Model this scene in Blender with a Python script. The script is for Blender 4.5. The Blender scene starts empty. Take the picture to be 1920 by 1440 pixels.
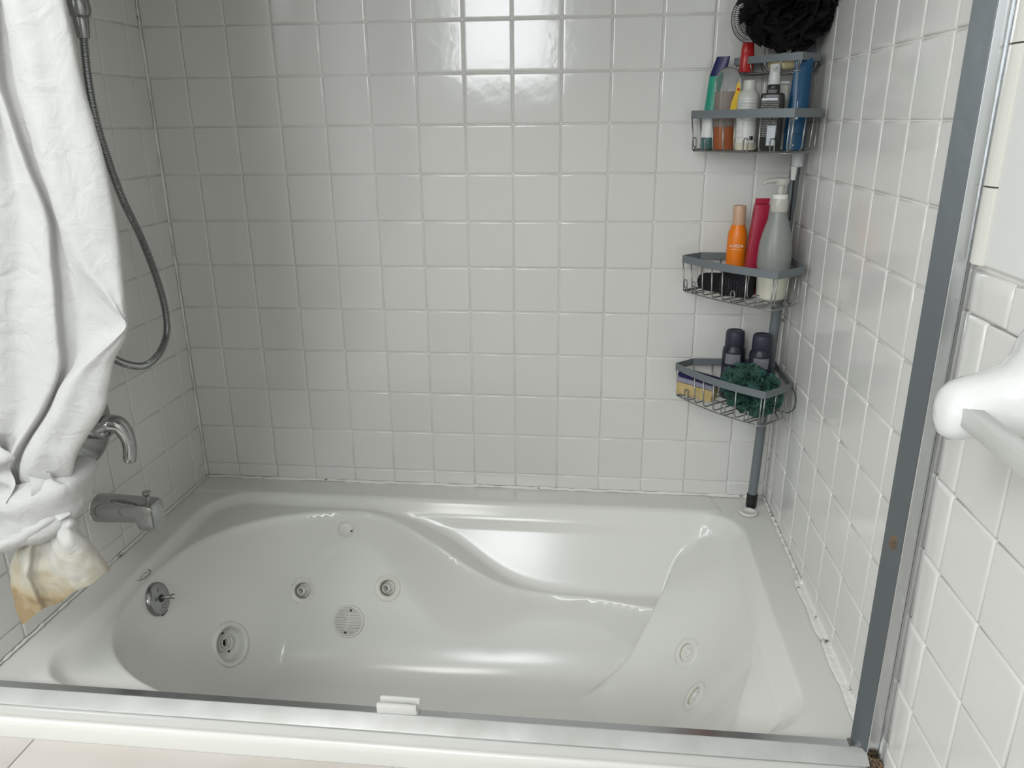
import bpy, bmesh, math, random
import numpy as np
from mathutils import Matrix, Vector
random.seed(7); rng = np.random.default_rng(7)
SC = bpy.context.scene; COL = SC.collection
PI = math.pi

# ---------------------------------------------------------------- camera
cam = bpy.data.cameras.new('camera'); camo = bpy.data.objects.new('camera', cam); COL.objects.link(camo)
CP, YAW, PIT, ROL, FPX = Vector((1.0573, -1.8431, 1.4231)), .108381, -.327111, -.009673, 1438.9
fw = Vector((-math.sin(YAW)*math.cos(PIT), math.cos(YAW)*math.cos(PIT), math.sin(PIT)))
rt = Vector((math.cos(YAW), math.sin(YAW), 0)); up = rt.cross(fw)
rt, up = math.cos(ROL)*rt+math.sin(ROL)*up, -math.sin(ROL)*rt+math.cos(ROL)*up
M = Matrix((rt, up, -fw)).transposed().to_4x4(); M.translation = CP
camo.matrix_world = M
cam.sensor_fit = 'HORIZONTAL'; cam.sensor_width = 36; cam.lens = FPX/1920*36; cam.clip_start = .02
SC.camera = camo

# ---------------------------------------------------------------- world, lights, exposure
vs = SC.view_settings
vs.view_transform = 'Standard'; vs.look = 'None'; vs.gamma = 1; vs.use_curve_mapping = False
vs.exposure = .06
wd = bpy.data.worlds.new('world'); SC.world = wd; wd.use_nodes = True
wd.node_tree.nodes['Background'].inputs[0].default_value = (.80, .90, 1, 1)
wd.node_tree.nodes['Background'].inputs[1].default_value = .6
def area(name, loc, target, sx, sy, power, col):
    l = bpy.data.lights.new(name, 'AREA'); l.shape = 'RECTANGLE'; l.size = sx; l.size_y = sy
    l.energy = power; l.color = col
    o = bpy.data.objects.new(name, l); COL.objects.link(o); o.location = loc
    o.rotation_euler = (Vector(target)-Vector(loc)).to_track_quat('-Z', 'Y').to_euler()
    return o
area('window_daylight', (.52, -2.86, 1.98), (.52, 0, 1.98), .56, .66, 16, (.93, .97, 1))
area('ceiling_lamp_light', (.20, -1.78, 2.36), (.20, -1.78, 0), .6, .6, 12, (1, .985, .96))
area('side_window_daylight', (-.885, -1.95, 1.50), (1.2, -.75, .9), .8, .9, 23, (.92, .97, 1))

# ---------------------------------------------------------------- materials
def mat(name, col, rough=.4, metal=0., bump=0., bscale=40., var=None, vscale=6., trans=0., ior=1.45, coat=0., sub=0., emit=None, alpha=1.):
    m = bpy.data.materials.new(name); m.use_nodes = True
    nt = m.node_tree; b = nt.nodes['Principled BSDF']
    b.inputs['Base Color'].default_value = (*col, 1); b.inputs['Roughness'].default_value = rough
    b.inputs['Metallic'].default_value = metal; b.inputs['IOR'].default_value = ior
    b.inputs['Transmission Weight'].default_value = trans; b.inputs['Coat Weight'].default_value = coat
    b.inputs['Alpha'].default_value = alpha
    tc = nt.nodes.new('ShaderNodeTexCoord')
    if bump:
        n = nt.nodes.new('ShaderNodeTexNoise'); n.inputs['Scale'].default_value = bscale; n.inputs['Detail'].default_value = 3
        nt.links.new(tc.outputs['Object'], n.inputs['Vector'])
        bp = nt.nodes.new('ShaderNodeBump'); bp.inputs['Strength'].default_value = bump; bp.inputs['Distance'].default_value = .01
        nt.links.new(n.outputs['Fac'], bp.inputs['Height']); nt.links.new(bp.outputs['Normal'], b.inputs['Normal'])
    if var:
        n = nt.nodes.new('ShaderNodeTexNoise'); n.inputs['Scale'].default_value = vscale; n.inputs['Detail'].default_value = 4
        nt.links.new(tc.outputs['Object'], n.inputs['Vector'])
        r = nt.nodes.new('ShaderNodeValToRGB'); r.color_ramp.elements[0].position = .35; r.color_ramp.elements[1].position = .68
        r.color_ramp.elements[0].color = (*col, 1); r.color_ramp.elements[1].color = (*var, 1)
        nt.links.new(n.outputs['Fac'], r.inputs['Fac']); nt.links.new(r.outputs['Color'], b.inputs['Base Color'])
    return m
def nodes(m): return m.node_tree.nodes, m.node_tree.links, m.node_tree.nodes['Principled BSDF']
def obj_info_jitter(m, col, amt):
    N, L, b = nodes(m)
    oi = N.new('ShaderNodeObjectInfo'); mr = N.new('ShaderNodeMapRange')
    mr.inputs['To Min'].default_value = 1-amt; mr.inputs['To Max'].default_value = 1+amt
    mx = N.new('ShaderNodeVectorMath'); mx.operation = 'SCALE'; mx.inputs[0].default_value = col
    L.new(oi.outputs['Random'], mr.inputs['Value']); L.new(mr.outputs['Result'], mx.inputs['Scale']); L.new(mx.outputs['Vector'], b.inputs['Base Color'])
TILE = mat('glazed_white_tile', (.70, .695, .67), .12, bump=.05, bscale=22, ior=1.5)
obj_info_jitter(TILE, (.70, .695, .67), .018)
GROUT = mat('grout', (.80, .79, .765), .85, bump=.2, bscale=300, var=(.66, .645, .61), vscale=5)
CAULK = mat('caulk', (.80, .79, .75), .5, bump=.25, bscale=120)
# dark mildew along the caulk
N, L, b = nodes(CAULK)
tc = N.new('ShaderNodeTexCoord'); no = N.new('ShaderNodeTexNoise'); no.inputs['Scale'].default_value = 16; no.inputs['Detail'].default_value = 6; no.inputs['Roughness'].default_value = .75
cr = N.new('ShaderNodeValToRGB'); cr.color_ramp.elements[0].position = .585; cr.color_ramp.elements[0].color = (.80, .79, .75, 1)
cr.color_ramp.elements[1].position = .65; cr.color_ramp.elements[1].color = (.07, .065, .055, 1)
L.new(tc.outputs['Object'], no.inputs['Vector']); L.new(no.outputs['Fac'], cr.inputs['Fac']); L.new(cr.outputs['Color'], b.inputs['Base Color'])
ACRYL = mat('white_acrylic', (.735, .735, .70), .17, bump=.012, bscale=14, ior=1.5)
PLAST = mat('white_plastic', (.74, .74, .70), .3)
IVORY = mat('ivory_plastic', (.70, .69, .625), .35)
YELLOWED = mat('yellowed_plastic', (.50, .46, .33), .4)
HOLE = mat('dark_recess', (.03, .03, .03), .7)
CHROME = mat('chrome', (.45, .455, .45), .09, metal=1)
DKCHROME = mat('dull_chrome', (.33, .335, .335), .18, metal=1)
ALU = mat('brushed_aluminium', (.72, .73, .74), .24, metal=1, bump=.03, bscale=60)
REFLALU = mat('dark_reflection_aluminium', (.13, .145, .155), .34, metal=.55, bump=.04, bscale=40)  # jamb face: reflection of the dark room put into the base colour
WEATHERED = mat('weathered_aluminium', (.58, .58, .57), .42, metal=.35, bump=.04, bscale=50, var=(.47, .47, .455), vscale=12)
ALUJ = mat('polished_aluminium', (.62, .64, .66), .17, metal=1, bump=.02, bscale=30)
GREYMETAL = mat('grey_painted_metal', (.155, .175, .185), .42, bump=.03, bscale=90)
WIRE = mat('satin_wire', (.30, .31, .30), .32, metal=.8)
PAINT = mat('wall_paint', (.74, .745, .72), .5, bump=.03, bscale=60)
CREAM = mat('cream_bullnose', (.72, .71, .655), .2)
CERAM = mat('white_ceramic', (.74, .75, .74), .10, ior=1.5, coat=.3)
BARPL = mat('translucent_bar', (.62, .62, .60), .25, trans=.15)
BLACKRUB = mat('black_rubber', (.012, .012, .013), .5)
MARBLE = mat('pale_marble', (.66, .615, .58), .22, var=(.60, .55, .505), vscale=5)
FLOORT = mat('floor_tile', (.50, .47, .43), .4, var=(.45, .42, .38), vscale=3)
CEIL = mat('ceiling_paint', (.82, .82, .80), .7)
WOOD = mat('painted_wood', (.78, .78, .76), .4)

# ---------------------------------------------------------------- geometry helpers
def tag(o, label=None, cat=None, group=None, kind=None):
    for k, v in (('label', label), ('category', cat), ('group', group), ('kind', kind)):
        if v: o[k] = v
    return o
def thing(name, label, cat, loc=(0, 0, 0), rot=(0, 0, 0), group=None):
    o = bpy.data.objects.new(name, None); COL.objects.link(o); o.location = loc; o.rotation_euler = rot
    o.empty_display_size = .02
    return tag(o, label, cat, group)
def make(name, VF, m, parent=None, smooth=True, label=None, kind=None):
    """one mesh object out of (verts, faces), or a list of such pairs"""
    if isinstance(VF, list):
        V, F = [], []
        for v, f in VF:
            n = len(V); V += [tuple(p) for p in v]; F += [tuple(i+n for i in q) for q in f]
    else: V, F = VF
    me = bpy.data.meshes.new(name); me.from_pydata([tuple(map(float, p)) for p in V], [], [tuple(map(int, q)) for q in F])
    bm = bmesh.new(); bm.from_mesh(me); bmesh.ops.recalc_face_normals(bm, faces=bm.faces); bm.to_mesh(me); bm.free()
    for mm in (m if isinstance(m, (list, tuple)) else [m]): me.materials.append(mm)
    if smooth is True: me.shade_smooth()
    elif smooth:
        me.shade_smooth(); me.set_sharp_from_angle(angle=math.radians(smooth))
    o = bpy.data.objects.new(name, me); COL.objects.link(o)
    if parent is not None: o.parent = parent
    if label: o['label'] = label
    if kind: o['kind'] = kind
    return o
def xf(VF, mat4=None, loc=(0, 0, 0), rot=None, scale=None):
    if isinstance(VF, list):
        v, f = [], []
        for a, b_ in VF:
            n = len(v); v += list(a); f += [tuple(i+n for i in q) for q in b_]
    else: v, f = VF
    m = mat4 if mat4 is not None else Matrix.Translation(loc) @ (rot or Matrix.Identity(4)) @ (Matrix.Diagonal((*scale, 1)) if scale else Matrix.Identity(4))
    return [tuple(m @ Vector(p)) for p in v], f
def RX(a): return Matrix.Rotation(a, 4, 'X')
def RY(a): return Matrix.Rotation(a, 4, 'Y')
def RZ(a): return Matrix.Rotation(a, 4, 'Z')
def aim(n, roll=0.):
    """matrix that turns +Z onto n"""
    return (Vector(n).to_track_quat('Z', 'Y').to_matrix().to_4x4()) @ RZ(roll)
def lathe(prof, seg=32, sx=1., sy=1., power=2., open0=False):
    V, F = [], []
    for r, z in prof:
        for k in range(seg):
            a = 2*PI*k/seg; c, s = math.cos(a), math.sin(a)
            if power != 2.:
                q = (abs(c)**power+abs(s)**power)**(-1/power); c, s = c*q, s*q
            V.append((r*c*sx, r*s*sy, z))
    n = len(prof)
    for i in range(n-1):
        for k in range(seg):
            a, b_ = i*seg+k, i*seg+(k+1) % seg
            F.append((a, b_, b_+seg, a+seg))
    if prof[0][0] > 1e-6 and not open0: F.append(tuple(range(seg))[::-1])
    if prof[-1][0] > 1e-6: F.append(tuple((n-1)*seg+k for k in range(seg)))
    return V, F
def spline(pts, n=8, closed=False):
    P = [Vector(p) for p in pts]; out = []
    m = len(P); rngs = range(m if closed else m-1)
    for i in rngs:
        p0 = P[(i-1) % m] if closed or i > 0 else P[0]; p1 = P[i]; p2 = P[(i+1) % m]
        p3 = P[(i+2) % m] if closed or i+2 < m else P[-1]
        for k in range(n):
            t = k/n
            out.append(.5*((2*p1)+(p2-p0)*t+(2*p0-5*p1+4*p2-p3)*t*t+(3*p1-p0-3*p2+p3)*t**3))
    if not closed: out.append(P[-1])
    return out
def tube(path, r, seg=8, closed=False, flat=None, caps=True):
    P = [Vector(p) for p in path]; n = len(P); V, F = [], []
    rad = r if isinstance(r, (list, tuple)) else [r]*n
    T = []
    for i in range(n):
        a = P[(i-1) % n] if closed or i > 0 else P[i]; c = P[(i+1) % n] if closed or i < n-1 else P[i]
        T.append((c-a).normalized())
    ref = Vector((0, 0, 1)) if abs(T[0].z) < .9 else Vector((1, 0, 0))
    u = (ref-T[0]*ref.dot(T[0])).normalized()
    for i in range(n):
        u = (u-T[i]*u.dot(T[i])).normalized(); w = T[i].cross(u)
        for k in range(seg):
            a = 2*PI*k/seg
            fx, fy = flat if flat else (1, 1)
            V.append(P[i]+(u*math.cos(a)*fx+w*math.sin(a)*fy)*rad[i])
    m = n if closed else n-1
    for i in range(m):
        for k in range(seg):
            a, b_ = i*seg+k, i*seg+(k+1) % seg
            c, d = ((i+1) % n)*seg+(k+1) % seg, ((i+1) % n)*seg+k
            F.append((a, b_, c, d))
    if not closed and caps: F += [tuple(range(seg))[::-1], tuple((n-1)*seg+k for k in range(seg))]
    return V, F
def rbox(sx, sy, sz, bev=.003, seg=2, loc=(0, 0, 0), rot=None):
    bm = bmesh.new(); bmesh.ops.create_cube(bm, size=1)
    bmesh.ops.scale(bm, vec=(sx, sy, sz), verts=bm.verts)
    if bev: bmesh.ops.bevel(bm, geom=list(bm.edges), offset=bev, segments=seg, affect='EDGES', profile=.5)
    bm.verts.index_update()
    V = [v.co.copy() for v in bm.verts]; F = [[v.index for v in f.verts] for f in bm.faces]; bm.free()
    return xf((V, F), loc=loc, rot=rot)
def box(x0, x1, y0, y1, z0, z1, bev=0):
    return rbox(x1-x0, y1-y0, z1-z0, bev, 2, ((x0+x1)/2, (y0+y1)/2, (z0+z1)/2))
def extrude(prof, axis, a0, a1):
    """closed outline of (p, q) pairs swept along an axis: X takes (y, z), Z takes (x, y)"""
    n = len(prof); V = []
    for a in (a0, a1):
        for p, q in prof: V.append((a, p, q) if axis == 'X' else (p, q, a))
    F = [(i, (i+1) % n, n+(i+1) % n, n+i) for i in range(n)] + [tuple(range(n))[::-1], tuple(range(n, 2*n))]
    return V, F
def grid(P, closed_u=False):
    """rows x columns of points"""
    r, c = len(P), len(P[0]); V = [p for row in P for p in row]
    F = [(i*c+j, i*c+(j+1) % c, (i+1)*c+(j+1) % c, (i+1)*c+j) for i in range(r-1) for j in range(c if closed_u else c-1)]
    return V, F
def text(name, s, size, m, parent, mat4, ext=.0002, align='CENTER', label=None):
    cu = bpy.data.curves.new(name, 'FONT'); cu.body = s; cu.size = size; cu.extrude = ext; cu.align_x = align; cu.align_y = 'CENTER'; cu.resolution_u = 2
    t = bpy.data.objects.new('t', cu); COL.objects.link(t); bpy.context.view_layer.update()
    me = bpy.data.meshes.new_from_object(t.evaluated_get(bpy.context.evaluated_depsgraph_get()))
    bpy.data.objects.remove(t); me.name = name; me.transform(mat4); me.materials.append(m)
    o = bpy.data.objects.new(name, me); COL.objects.link(o); o.parent = parent
    return o

# ================================================================ THE SETTING
W = 1.510; P = .11; Z0 = .542; DECK = .5; ZT = 2.302
def struct(name, VF, m, smooth=False, label=None, parent=None):
    o = make(name, VF, m, parent, smooth)
    o['kind'] = 'structure'
    if label: o['label'] = label
    return o
wall_back = struct('wall_back', box(-.12, W+.12, .0026, .12, 0, 2.4), GROUT, label='square white tiled wall behind the bathtub')
wall_left = struct('wall_left', box(-.12, -.0026, -.93, .0026, 0, 2.4), GROUT, label='white tiled wall behind the spout and valve')
wall_right = struct('wall_right', box(W+.0026, W+.14, -3.0, .0026, 0, 2.4), GROUT, label='white tiled wall on the right, running past the metal jamb')
struct('wall_front', [box(-.9, .22, -3.0, -2.9, 0, 2.4), box(.82, W, -3.0, -2.9, 0, 2.4), box(.22, .82, -3.0, -2.9, 0, 1.62), box(.22, .82, -3.0, -2.9, 2.34, 2.4)], PAINT, label='painted wall with the window, behind the camera')
struct('wall_partition', box(-1.0, -.12, -.93, -.83, 0, 2.4), PAINT, label='painted wall left of the tub alcove')
struct('wall_side', box(-1.0, -.9, -3.0, -.93, 0, 2.4), PAINT, label='painted side wall of the bathroom')
struct('wall_added_header', box(-.12, W+.0026, -.95, -.83, 1.93, 2.4), PAINT, label='added unseen header above the tub opening, shading the top of the back wall')  # added out of view to shade the upper rows of the back wall
struct('ceiling', box(-1.0, W+.14, -3.0, .12, 2.4, 2.46), CEIL)
struct('floor', box(-1.0, W+.14, -3.0, -.9, -.06, 0), FLOORT)
fr = struct('window_1', [box(.22, .25, -2.94, -2.87, 1.62, 2.34, .004), box(.79, .82, -2.94, -2.87, 1.62, 2.34, .004), box(.25, .79, -2.94, -2.87, 1.62, 1.65, .004), box(.25, .79, -2.94, -2.87, 2.31, 2.34, .004)], WOOD, label='white framed window behind the camera')

fr2 = struct('window_2', [box(-.9, -.87, -2.39, -2.36, 1.02, 1.98, .004), box(-.9, -.87, -1.54, -1.51, 1.02, 1.98, .004), box(-.9, -.87, -2.36, -1.54, 1.02, 1.05, .004), box(-.9, -.87, -2.36, -1.54, 1.95, 1.98, .004)], WOOD, label='white framed window in the side wall')
_tm = {}
def tile_mesh(w, h, e=.0042, lift=.0026, left_round=0., top_round=0.):
    """a cushion edged tile lying in XY, face up, its glaze at z = 0"""
    key = (round(w, 4), round(h, 4), left_round, top_round)
    if key in _tm: return _tm[key]
    V, F = [], []
    rings = [(0, -lift-.003), (0, -.0016), (.0011, -.0006), (e*.55, -.0001), (e, 0), (e+.004, 0)]
    if left_round:
        rings = [(0, -lift-.003), (0, -.0045), (.0013, -.0018), (e*.55, -.0004), (e, 0), (e+.004, 0)]
    rc = .0022
    for ins, z in rings:
        hx, hy, r = w/2-ins, h/2-ins, max(rc-ins*.2, .0012)
        l = ins*(left_round if left_round and ins else 1); t = ins*(top_round if top_round and ins else 1)
        x0 = -w/2+l; y1 = h/2-t
        V += [(x0+r, -hy, z), (hx-r, -hy, z), (hx, -hy+r, z), (hx, y1-r, z), (hx-r, y1, z), (x0+r, y1, z), (x0, y1-r, z), (x0, -hy+r, z)]
    for i in range(len(rings)-1):
        for k in range(8): F.append((i*8+k, i*8+(k+1) % 8, (i+1)*8+(k+1) % 8, (i+1)*8+k))
    F.append(tuple((len(rings)-1)*8+k for k in range(8)))
    me = bpy.data.meshes.new('tile'); me.from_pydata(V, [], F); me.materials.append(TILE); me.shade_smooth()
    _tm[key] = me
    return me
GAP = .0023
R_BACK = RX(PI/2)
R_LEFT = Matrix(((0, 0, 1, 0), (1, 0, 0, 0), (0, 1, 0, 0), (0, 0, 0, 1)))       # x->+y, y->z, z->+x
R_RIGHT = Matrix(((0, 0, -1, 0), (-1, 0, 0, 0), (0, 1, 0, 0), (0, 0, 0, 1)))    # x->-y, y->z, z->-x
def lay(wall, R, to3d, cuts_u, cuts_z, **kw):
    n = 0
    for a, b_ in zip(cuts_u[:-1], cuts_u[1:]):
        for c, d in zip(cuts_z[:-1], cuts_z[1:]):
            w, h = abs(b_-a)-GAP, d-c-GAP
            if w < .008: continue
            o = bpy.data.objects.new('tile', tile_mesh(w, h, **kw)); COL.objects.link(o); o.parent = wall
            t = random.uniform
            Rj = R @ RX(math.radians(t(-.16, .16))) @ RY(math.radians(t(-.16, .16)))
            o.matrix_local = Matrix.Translation(to3d((a+b_)/2, (c+d)/2)) @ Rj
            n += 1
    return n
zc = [DECK+.004, Z0] + [Z0+P*k for k in range(1, 13)]
xc = [0.003, .0941] + [.0941+P*k for k in range(1, 13)] + [W-.003]
lay(wall_back, R_BACK, lambda u, z: (u, 0, z), xc, zc)
yl = [.002, .0605] + [.0605+P*k for k in range(1, 9)]
lay(wall_left, R_LEFT, lambda u, z: (0, -u, z), yl, zc)
yr = [.002, .0524] + [.0524+P*k for k in range(1, 8)]
lay(wall_right, R_RIGHT, lambda u, z: (W, -u, z), yr, zc)
# the wainscot outside the jamb: rounded edge tiles, then full tiles
zw = [.432, .542, .652, .762, .872, .982, 1.092, 1.202]
lay(wall_right, R_RIGHT, lambda u, z: (W-.004, -u, z), [.879, .9365], zw, left_round=5.)
lay(wall_right, R_RIGHT, lambda u, z: (W-.004, -u, z), [.9365]+[1.043+.104*k for k in range(0, 6)], zw)
lay(wall_right, R_RIGHT, lambda u, z: (W-.004, -u, z), [.879, .977], [1.202, 1.255], left_round=5., top_round=4.)
lay(wall_right, R_RIGHT, lambda u, z: (W-.004, -u, z), [.977, 1.085, 1.193, 1.301, 1.41], [1.202, 1.255], top_round=4.)
lay(wall_right, R_RIGHT, lambda u, z: (W-.001, -u, z), [.8225, .878], [.432]+zc[1:])
# upper painted wall with its narrow cream edge strips
for o_ in [struct('trim_1', box(W-.0045, W+.003, -2.9, -.905, 1.262, 2.4, .002), PAINT, label='smooth painted wall above the tiles')]: pass
edge = thing('edge_trim', 'narrow cream bullnose strips running up beside the metal jamb', 'trim', (W, -.888, 1.26)); edge['kind'] = 'structure'
prof = [(W+.003, -.875), (W-.004, -.875), (W-.0085, -.879), (W-.010, -.886), (W-.010, -.896), (W-.007, -.905), (W+.003, -.905)]
for k, (a, b_) in enumerate([(1.262, 1.349), (1.351, 1.499), (1.501, 1.649), (1.651, 1.80)]):
    v, f = extrude(prof, 'Z', a, b_)
    make('strip', ([(x-W, y+.888, z-1.26) for x, y, z in v], f), CREAM, edge, 50)

# caulk beads
def bead(name, a, b_, r, label, n=70, amp=.0012):
    a, b_ = Vector(a), Vector(b_)
    pts = [a.lerp(b_, i/n)+Vector((rng.normal(0, amp*.4), rng.normal(0, amp*.4), rng.normal(0, amp))) for i in range(n+1)]
    rad = [r*(1+.25*rng.normal()) if rng.random() > .08 else r*.45 for _ in pts]
    return struct(name, tube(pts, [max(q, r*.35) for q in rad], 6), CAULK, True, label)
bead('trim_2', (.0, -.001, DECK+.003), (W, -.001, DECK+.003), .0042, 'cracked white caulk line along the back of the tub')
bead('trim_3', (.001, -.0, DECK+.003), (.001, -.86, DECK+.002), .0028, 'stained caulk line along the left of the tub', 90, .0005)
bead('trim_4', (W-.002, -.0, DECK+.003), (W-.002, -.40, DECK+.003), .0040, 'mildewed caulk line along the right of the tub')
# thick smeared caulk along the front half of the right side
nn = 60; rows = []
for i in range(nn+1):
    t = i/nn; y = -.385-t*.43; w = .0125+.0015*math.sin(t*23)+rng.normal(0, .0005); h = .0035+rng.normal(0, .0004)
    rows.append([(W+.001, y, DECK+.005+h), (W-w*.25, y, DECK+h+.001), (W-w*.6, y, DECK+h*.8), (W-w*.9, y, DECK+.003), (W-w-.002, y, DECK-.001)])
struct('trim_5', grid(rows), CAULK, True, 'thick smeared caulk along the right rim of the tub')
bead('trim_6', (.0, -.0005, DECK), (.0, -.0005, 2.2), .003, 'white caulk in the left corner of the alcove', 60, .0005)
bead('trim_7', (W, -.0005, DECK), (W, -.0005, 2.2), .003, 'white caulk in the right corner of the alcove', 60, .0005)

# pale marble ledge in front of the tub
ledge = thing('marble_ledge', 'pale marble ledge slabs in front of the tub apron', 'ledge', (.75, -1.08, 0))
zs = .463
for a, b_ in [(-.12, .1515), (.1535, .7605), (.7625, 1.3695), (1.3715, W-.006)]:
    make('slab', xf(box(a, b_, -1.26, -.9155, zs-.025, zs, .0015), loc=(-.75, 1.08, 0)), MARBLE, ledge, 40)
make('base', xf(box(-.12, W-.006, -1.24, -.93, .0, zs-.025), loc=(-.75, 1.08, 0)), PAINT, ledge, False)

def smax(a,b,k):
    h=np.clip(.5+.5*(a-b)/k,0,1); return b+(a-b)*h+k*h*(1-h)
def smin(a,b,k): return -smax(-a,-b,k)
def sstep(a,b,x):
    t=np.clip((x-a)/(b-a),0,1); return t*t*(3-2*t)
def ip(x,xp,fp,s=.012):
    o=np.array([-1.6,-1,-.5,0,.5,1,1.6])*s; w=np.array([.3,.6,.9,1,.9,.6,.3]); w=w/w.sum()
    return sum(wi*np.interp(x+oi,xp,fp) for oi,wi in zip(o,w))
def tub_height(x,y):
    """height of the acrylic surface (metres) over the plan point x, y"""
    deck=.5
    # rim recess: rounded rectangle 23 mm below the deck
    cx,cy,hx,hy,r=.749,-.4560,.675,.3710,.105
    qx=np.abs(x-cx)-hx+r; qy=np.abs(y-cy)-hy+r
    sd=np.hypot(np.maximum(qx,0),np.maximum(qy,0))+np.minimum(np.maximum(qx,qy),0)-r
    ins=-sd
    rim=deck-.0045*sstep(-.012,.006,ins)-1.15*np.maximum(0,ins+.002)-14*np.maximum(0,ins-.026)
    # back bank that falls from the rim to the arm rest
    side=.478+(y+.095)*1.75
    # arm rest: level at the tap end, 17 cm lower beside the back rest
    zl=ip(x,[0,.5,.56,.62,.70,.76,.82,.88,.96,1.6],[.477,.477,.470,.455,.425,.392,.356,.330,.315,.312],.028)
    yb=ip(x,[0,.42,.47,.53,.60,.66,.72,.79,.86,.95,1.07,1.14,1.2,1.6],[-.115,-.115,-.119,-.132,-.160,-.185,-.207,-.218,-.215,-.207,-.212,-.225,-.24,-.24],.028)
    ccy=-.475
    bb=np.where(y>ccy,ccy*-1+yb,.362)
    dx=np.maximum(0,.60-x)/.50; dy=np.abs(y-ccy)/bb
    n=2.6
    rr=(dx**n+dy**n)**(1/n)
    back=sstep(ccy-.02,ccy+.1,y)
    top=np.where(x<.5,.477,zl*back+.477*(1-back))
    wall=top-1.2*(1-rr)-.05*(1-np.exp(-np.maximum(0,1-rr)/.03))
    arm=smin(top,wall+.012,.022)
    arm=np.where(rr>1.25,top,arm)
    z=smax(side,arm,.022)
    # lounging back rest
    sx=ip(y,[-.9,-.83,-.805,-.75,-.68,-.60,-.5,-.4,-.3,-.2,-.1,0],[1.25,1.27,1.306,1.322,1.345,1.378,1.400,1.412,1.416,1.412,1.392,1.37])
    t=np.maximum(0,sx-x)
    slope=[.36,.34,.20,.05]
    shs=.478-np.maximum(0,1.43-x)*ip(y,[-.9,-.6,-.42,-.3],slope)
    base=.478-np.maximum(0,1.43-sx)*ip(y,[-.9,-.6,-.42,-.3],slope)
    k1=ip(y,[-.9,-.72,-.45,-.37,-.30,-.24,-.1],[1.15,1.45,1.45,1.15,.74,.58,.60],.02)
    dip=ip(y,[-.9,-.45,-.25,-.15,-.1],[.012,.012,.016,.008,.0])
    zb=base-dip*(1-np.exp(-t/.030))-t*k1
    lip=ip(y,[-.9,-.5,-.3,0],[.300,.300,.315,.33])-(1.158-x+.03*np.clip((y+.33)/.3,-1.2,1)*-1)*2.2
    zb=smin(zb,lip,.05)
    yf=ip(x,[1.0,1.166,1.2,1.234,1.25,1.275,1.31,1.35,1.389,1.6],[-.36,-.325,-.292,-.245,-.205,-.155,-.112,-.098,-.09,-.07])
    zb=smin(zb,zb-(y-yf)*2.6+.004,.02)
    z=smax(z,zb,.018)
    # floor of the tub
    fl=.118+.012*sstep(.5,1.1,x)
    z=smax(z,fl,.075)
    z=np.where(x>sx,np.maximum(smin(shs,shs+0*x,.01),np.minimum(z,shs)),z)
    # the shelf level that rings the bowl at the tap end
    z=smax(rim,z,.014)
    return smin(deck+0*x,z,.010)
def tub_normal(x,y,e=.004):
    gx=(tub_height(x+e,y)-tub_height(x-e,y))/(2*e); gy=(tub_height(x,y+e)-tub_height(x,y-e))/(2*e)
    v=np.array([-gx,-gy,1.0]); return v/np.linalg.norm(v)

# ================================================================ THE TUB
tub = thing('bathtub', 'white acrylic whirlpool bathtub with moulded backrest and jets', 'bathtub', (W/2, -.45, 0))
def tl(VF): return xf(VF, loc=(-W/2, .45, 0))
FIX = []           # holes cut for the jets: centre, radius
def surf(x, y): return Vector((x, y, float(tub_height(np.array(x), np.array(y)))))
def nrm(x, y): return Vector(tub_normal(np.array(x), np.array(y)))
JETS = [('jet', (.330, -.205)), ('jet', (.553, -.196)), ('jet', (1.284, -.388)), ('jet', (1.286, -.514))]
BIG = (.200, -.362)
nx, ny = 330, 205
xs = np.linspace(.0005, W-.0005, nx); ys = np.concatenate([np.linspace(-.0005, -.905, ny)])
X, Y = np.meshgrid(xs, ys); Z = tub_height(X, Y)
rows = [[(X[i, j], Y[i, j], Z[i, j]) for j in range(nx)] for i in range(ny)]
for (y, z) in [(-.9085, .4988), (-.9115, .4965), (-.9138, .4925), (-.9150, .487), (-.9150, .47), (-.9150, .44), (-.9150, .0)]:
    rows.append([(x, y, z) for x in xs])
V, F = grid(rows)
Va = np.array(V)
holes = [(surf(*p), .0235) for _, p in JETS]+[(surf(*BIG), .043)]
bad = np.zeros(len(V), bool)
for c, r in holes: bad |= ((Va-np.array(c))**2).sum(1) < r*r
F = [f for f in F if not any(bad[k] for k in f)]
make('shell', tl((V, F)), ACRYL, tub)
def fit(x, y, off=0., n=None):
    n = n or nrm(x, y); c = surf(x, y)+n*off
    return Matrix.Translation(c-Vector((W/2, -.45, 0))) @ aim(n), n
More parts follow.
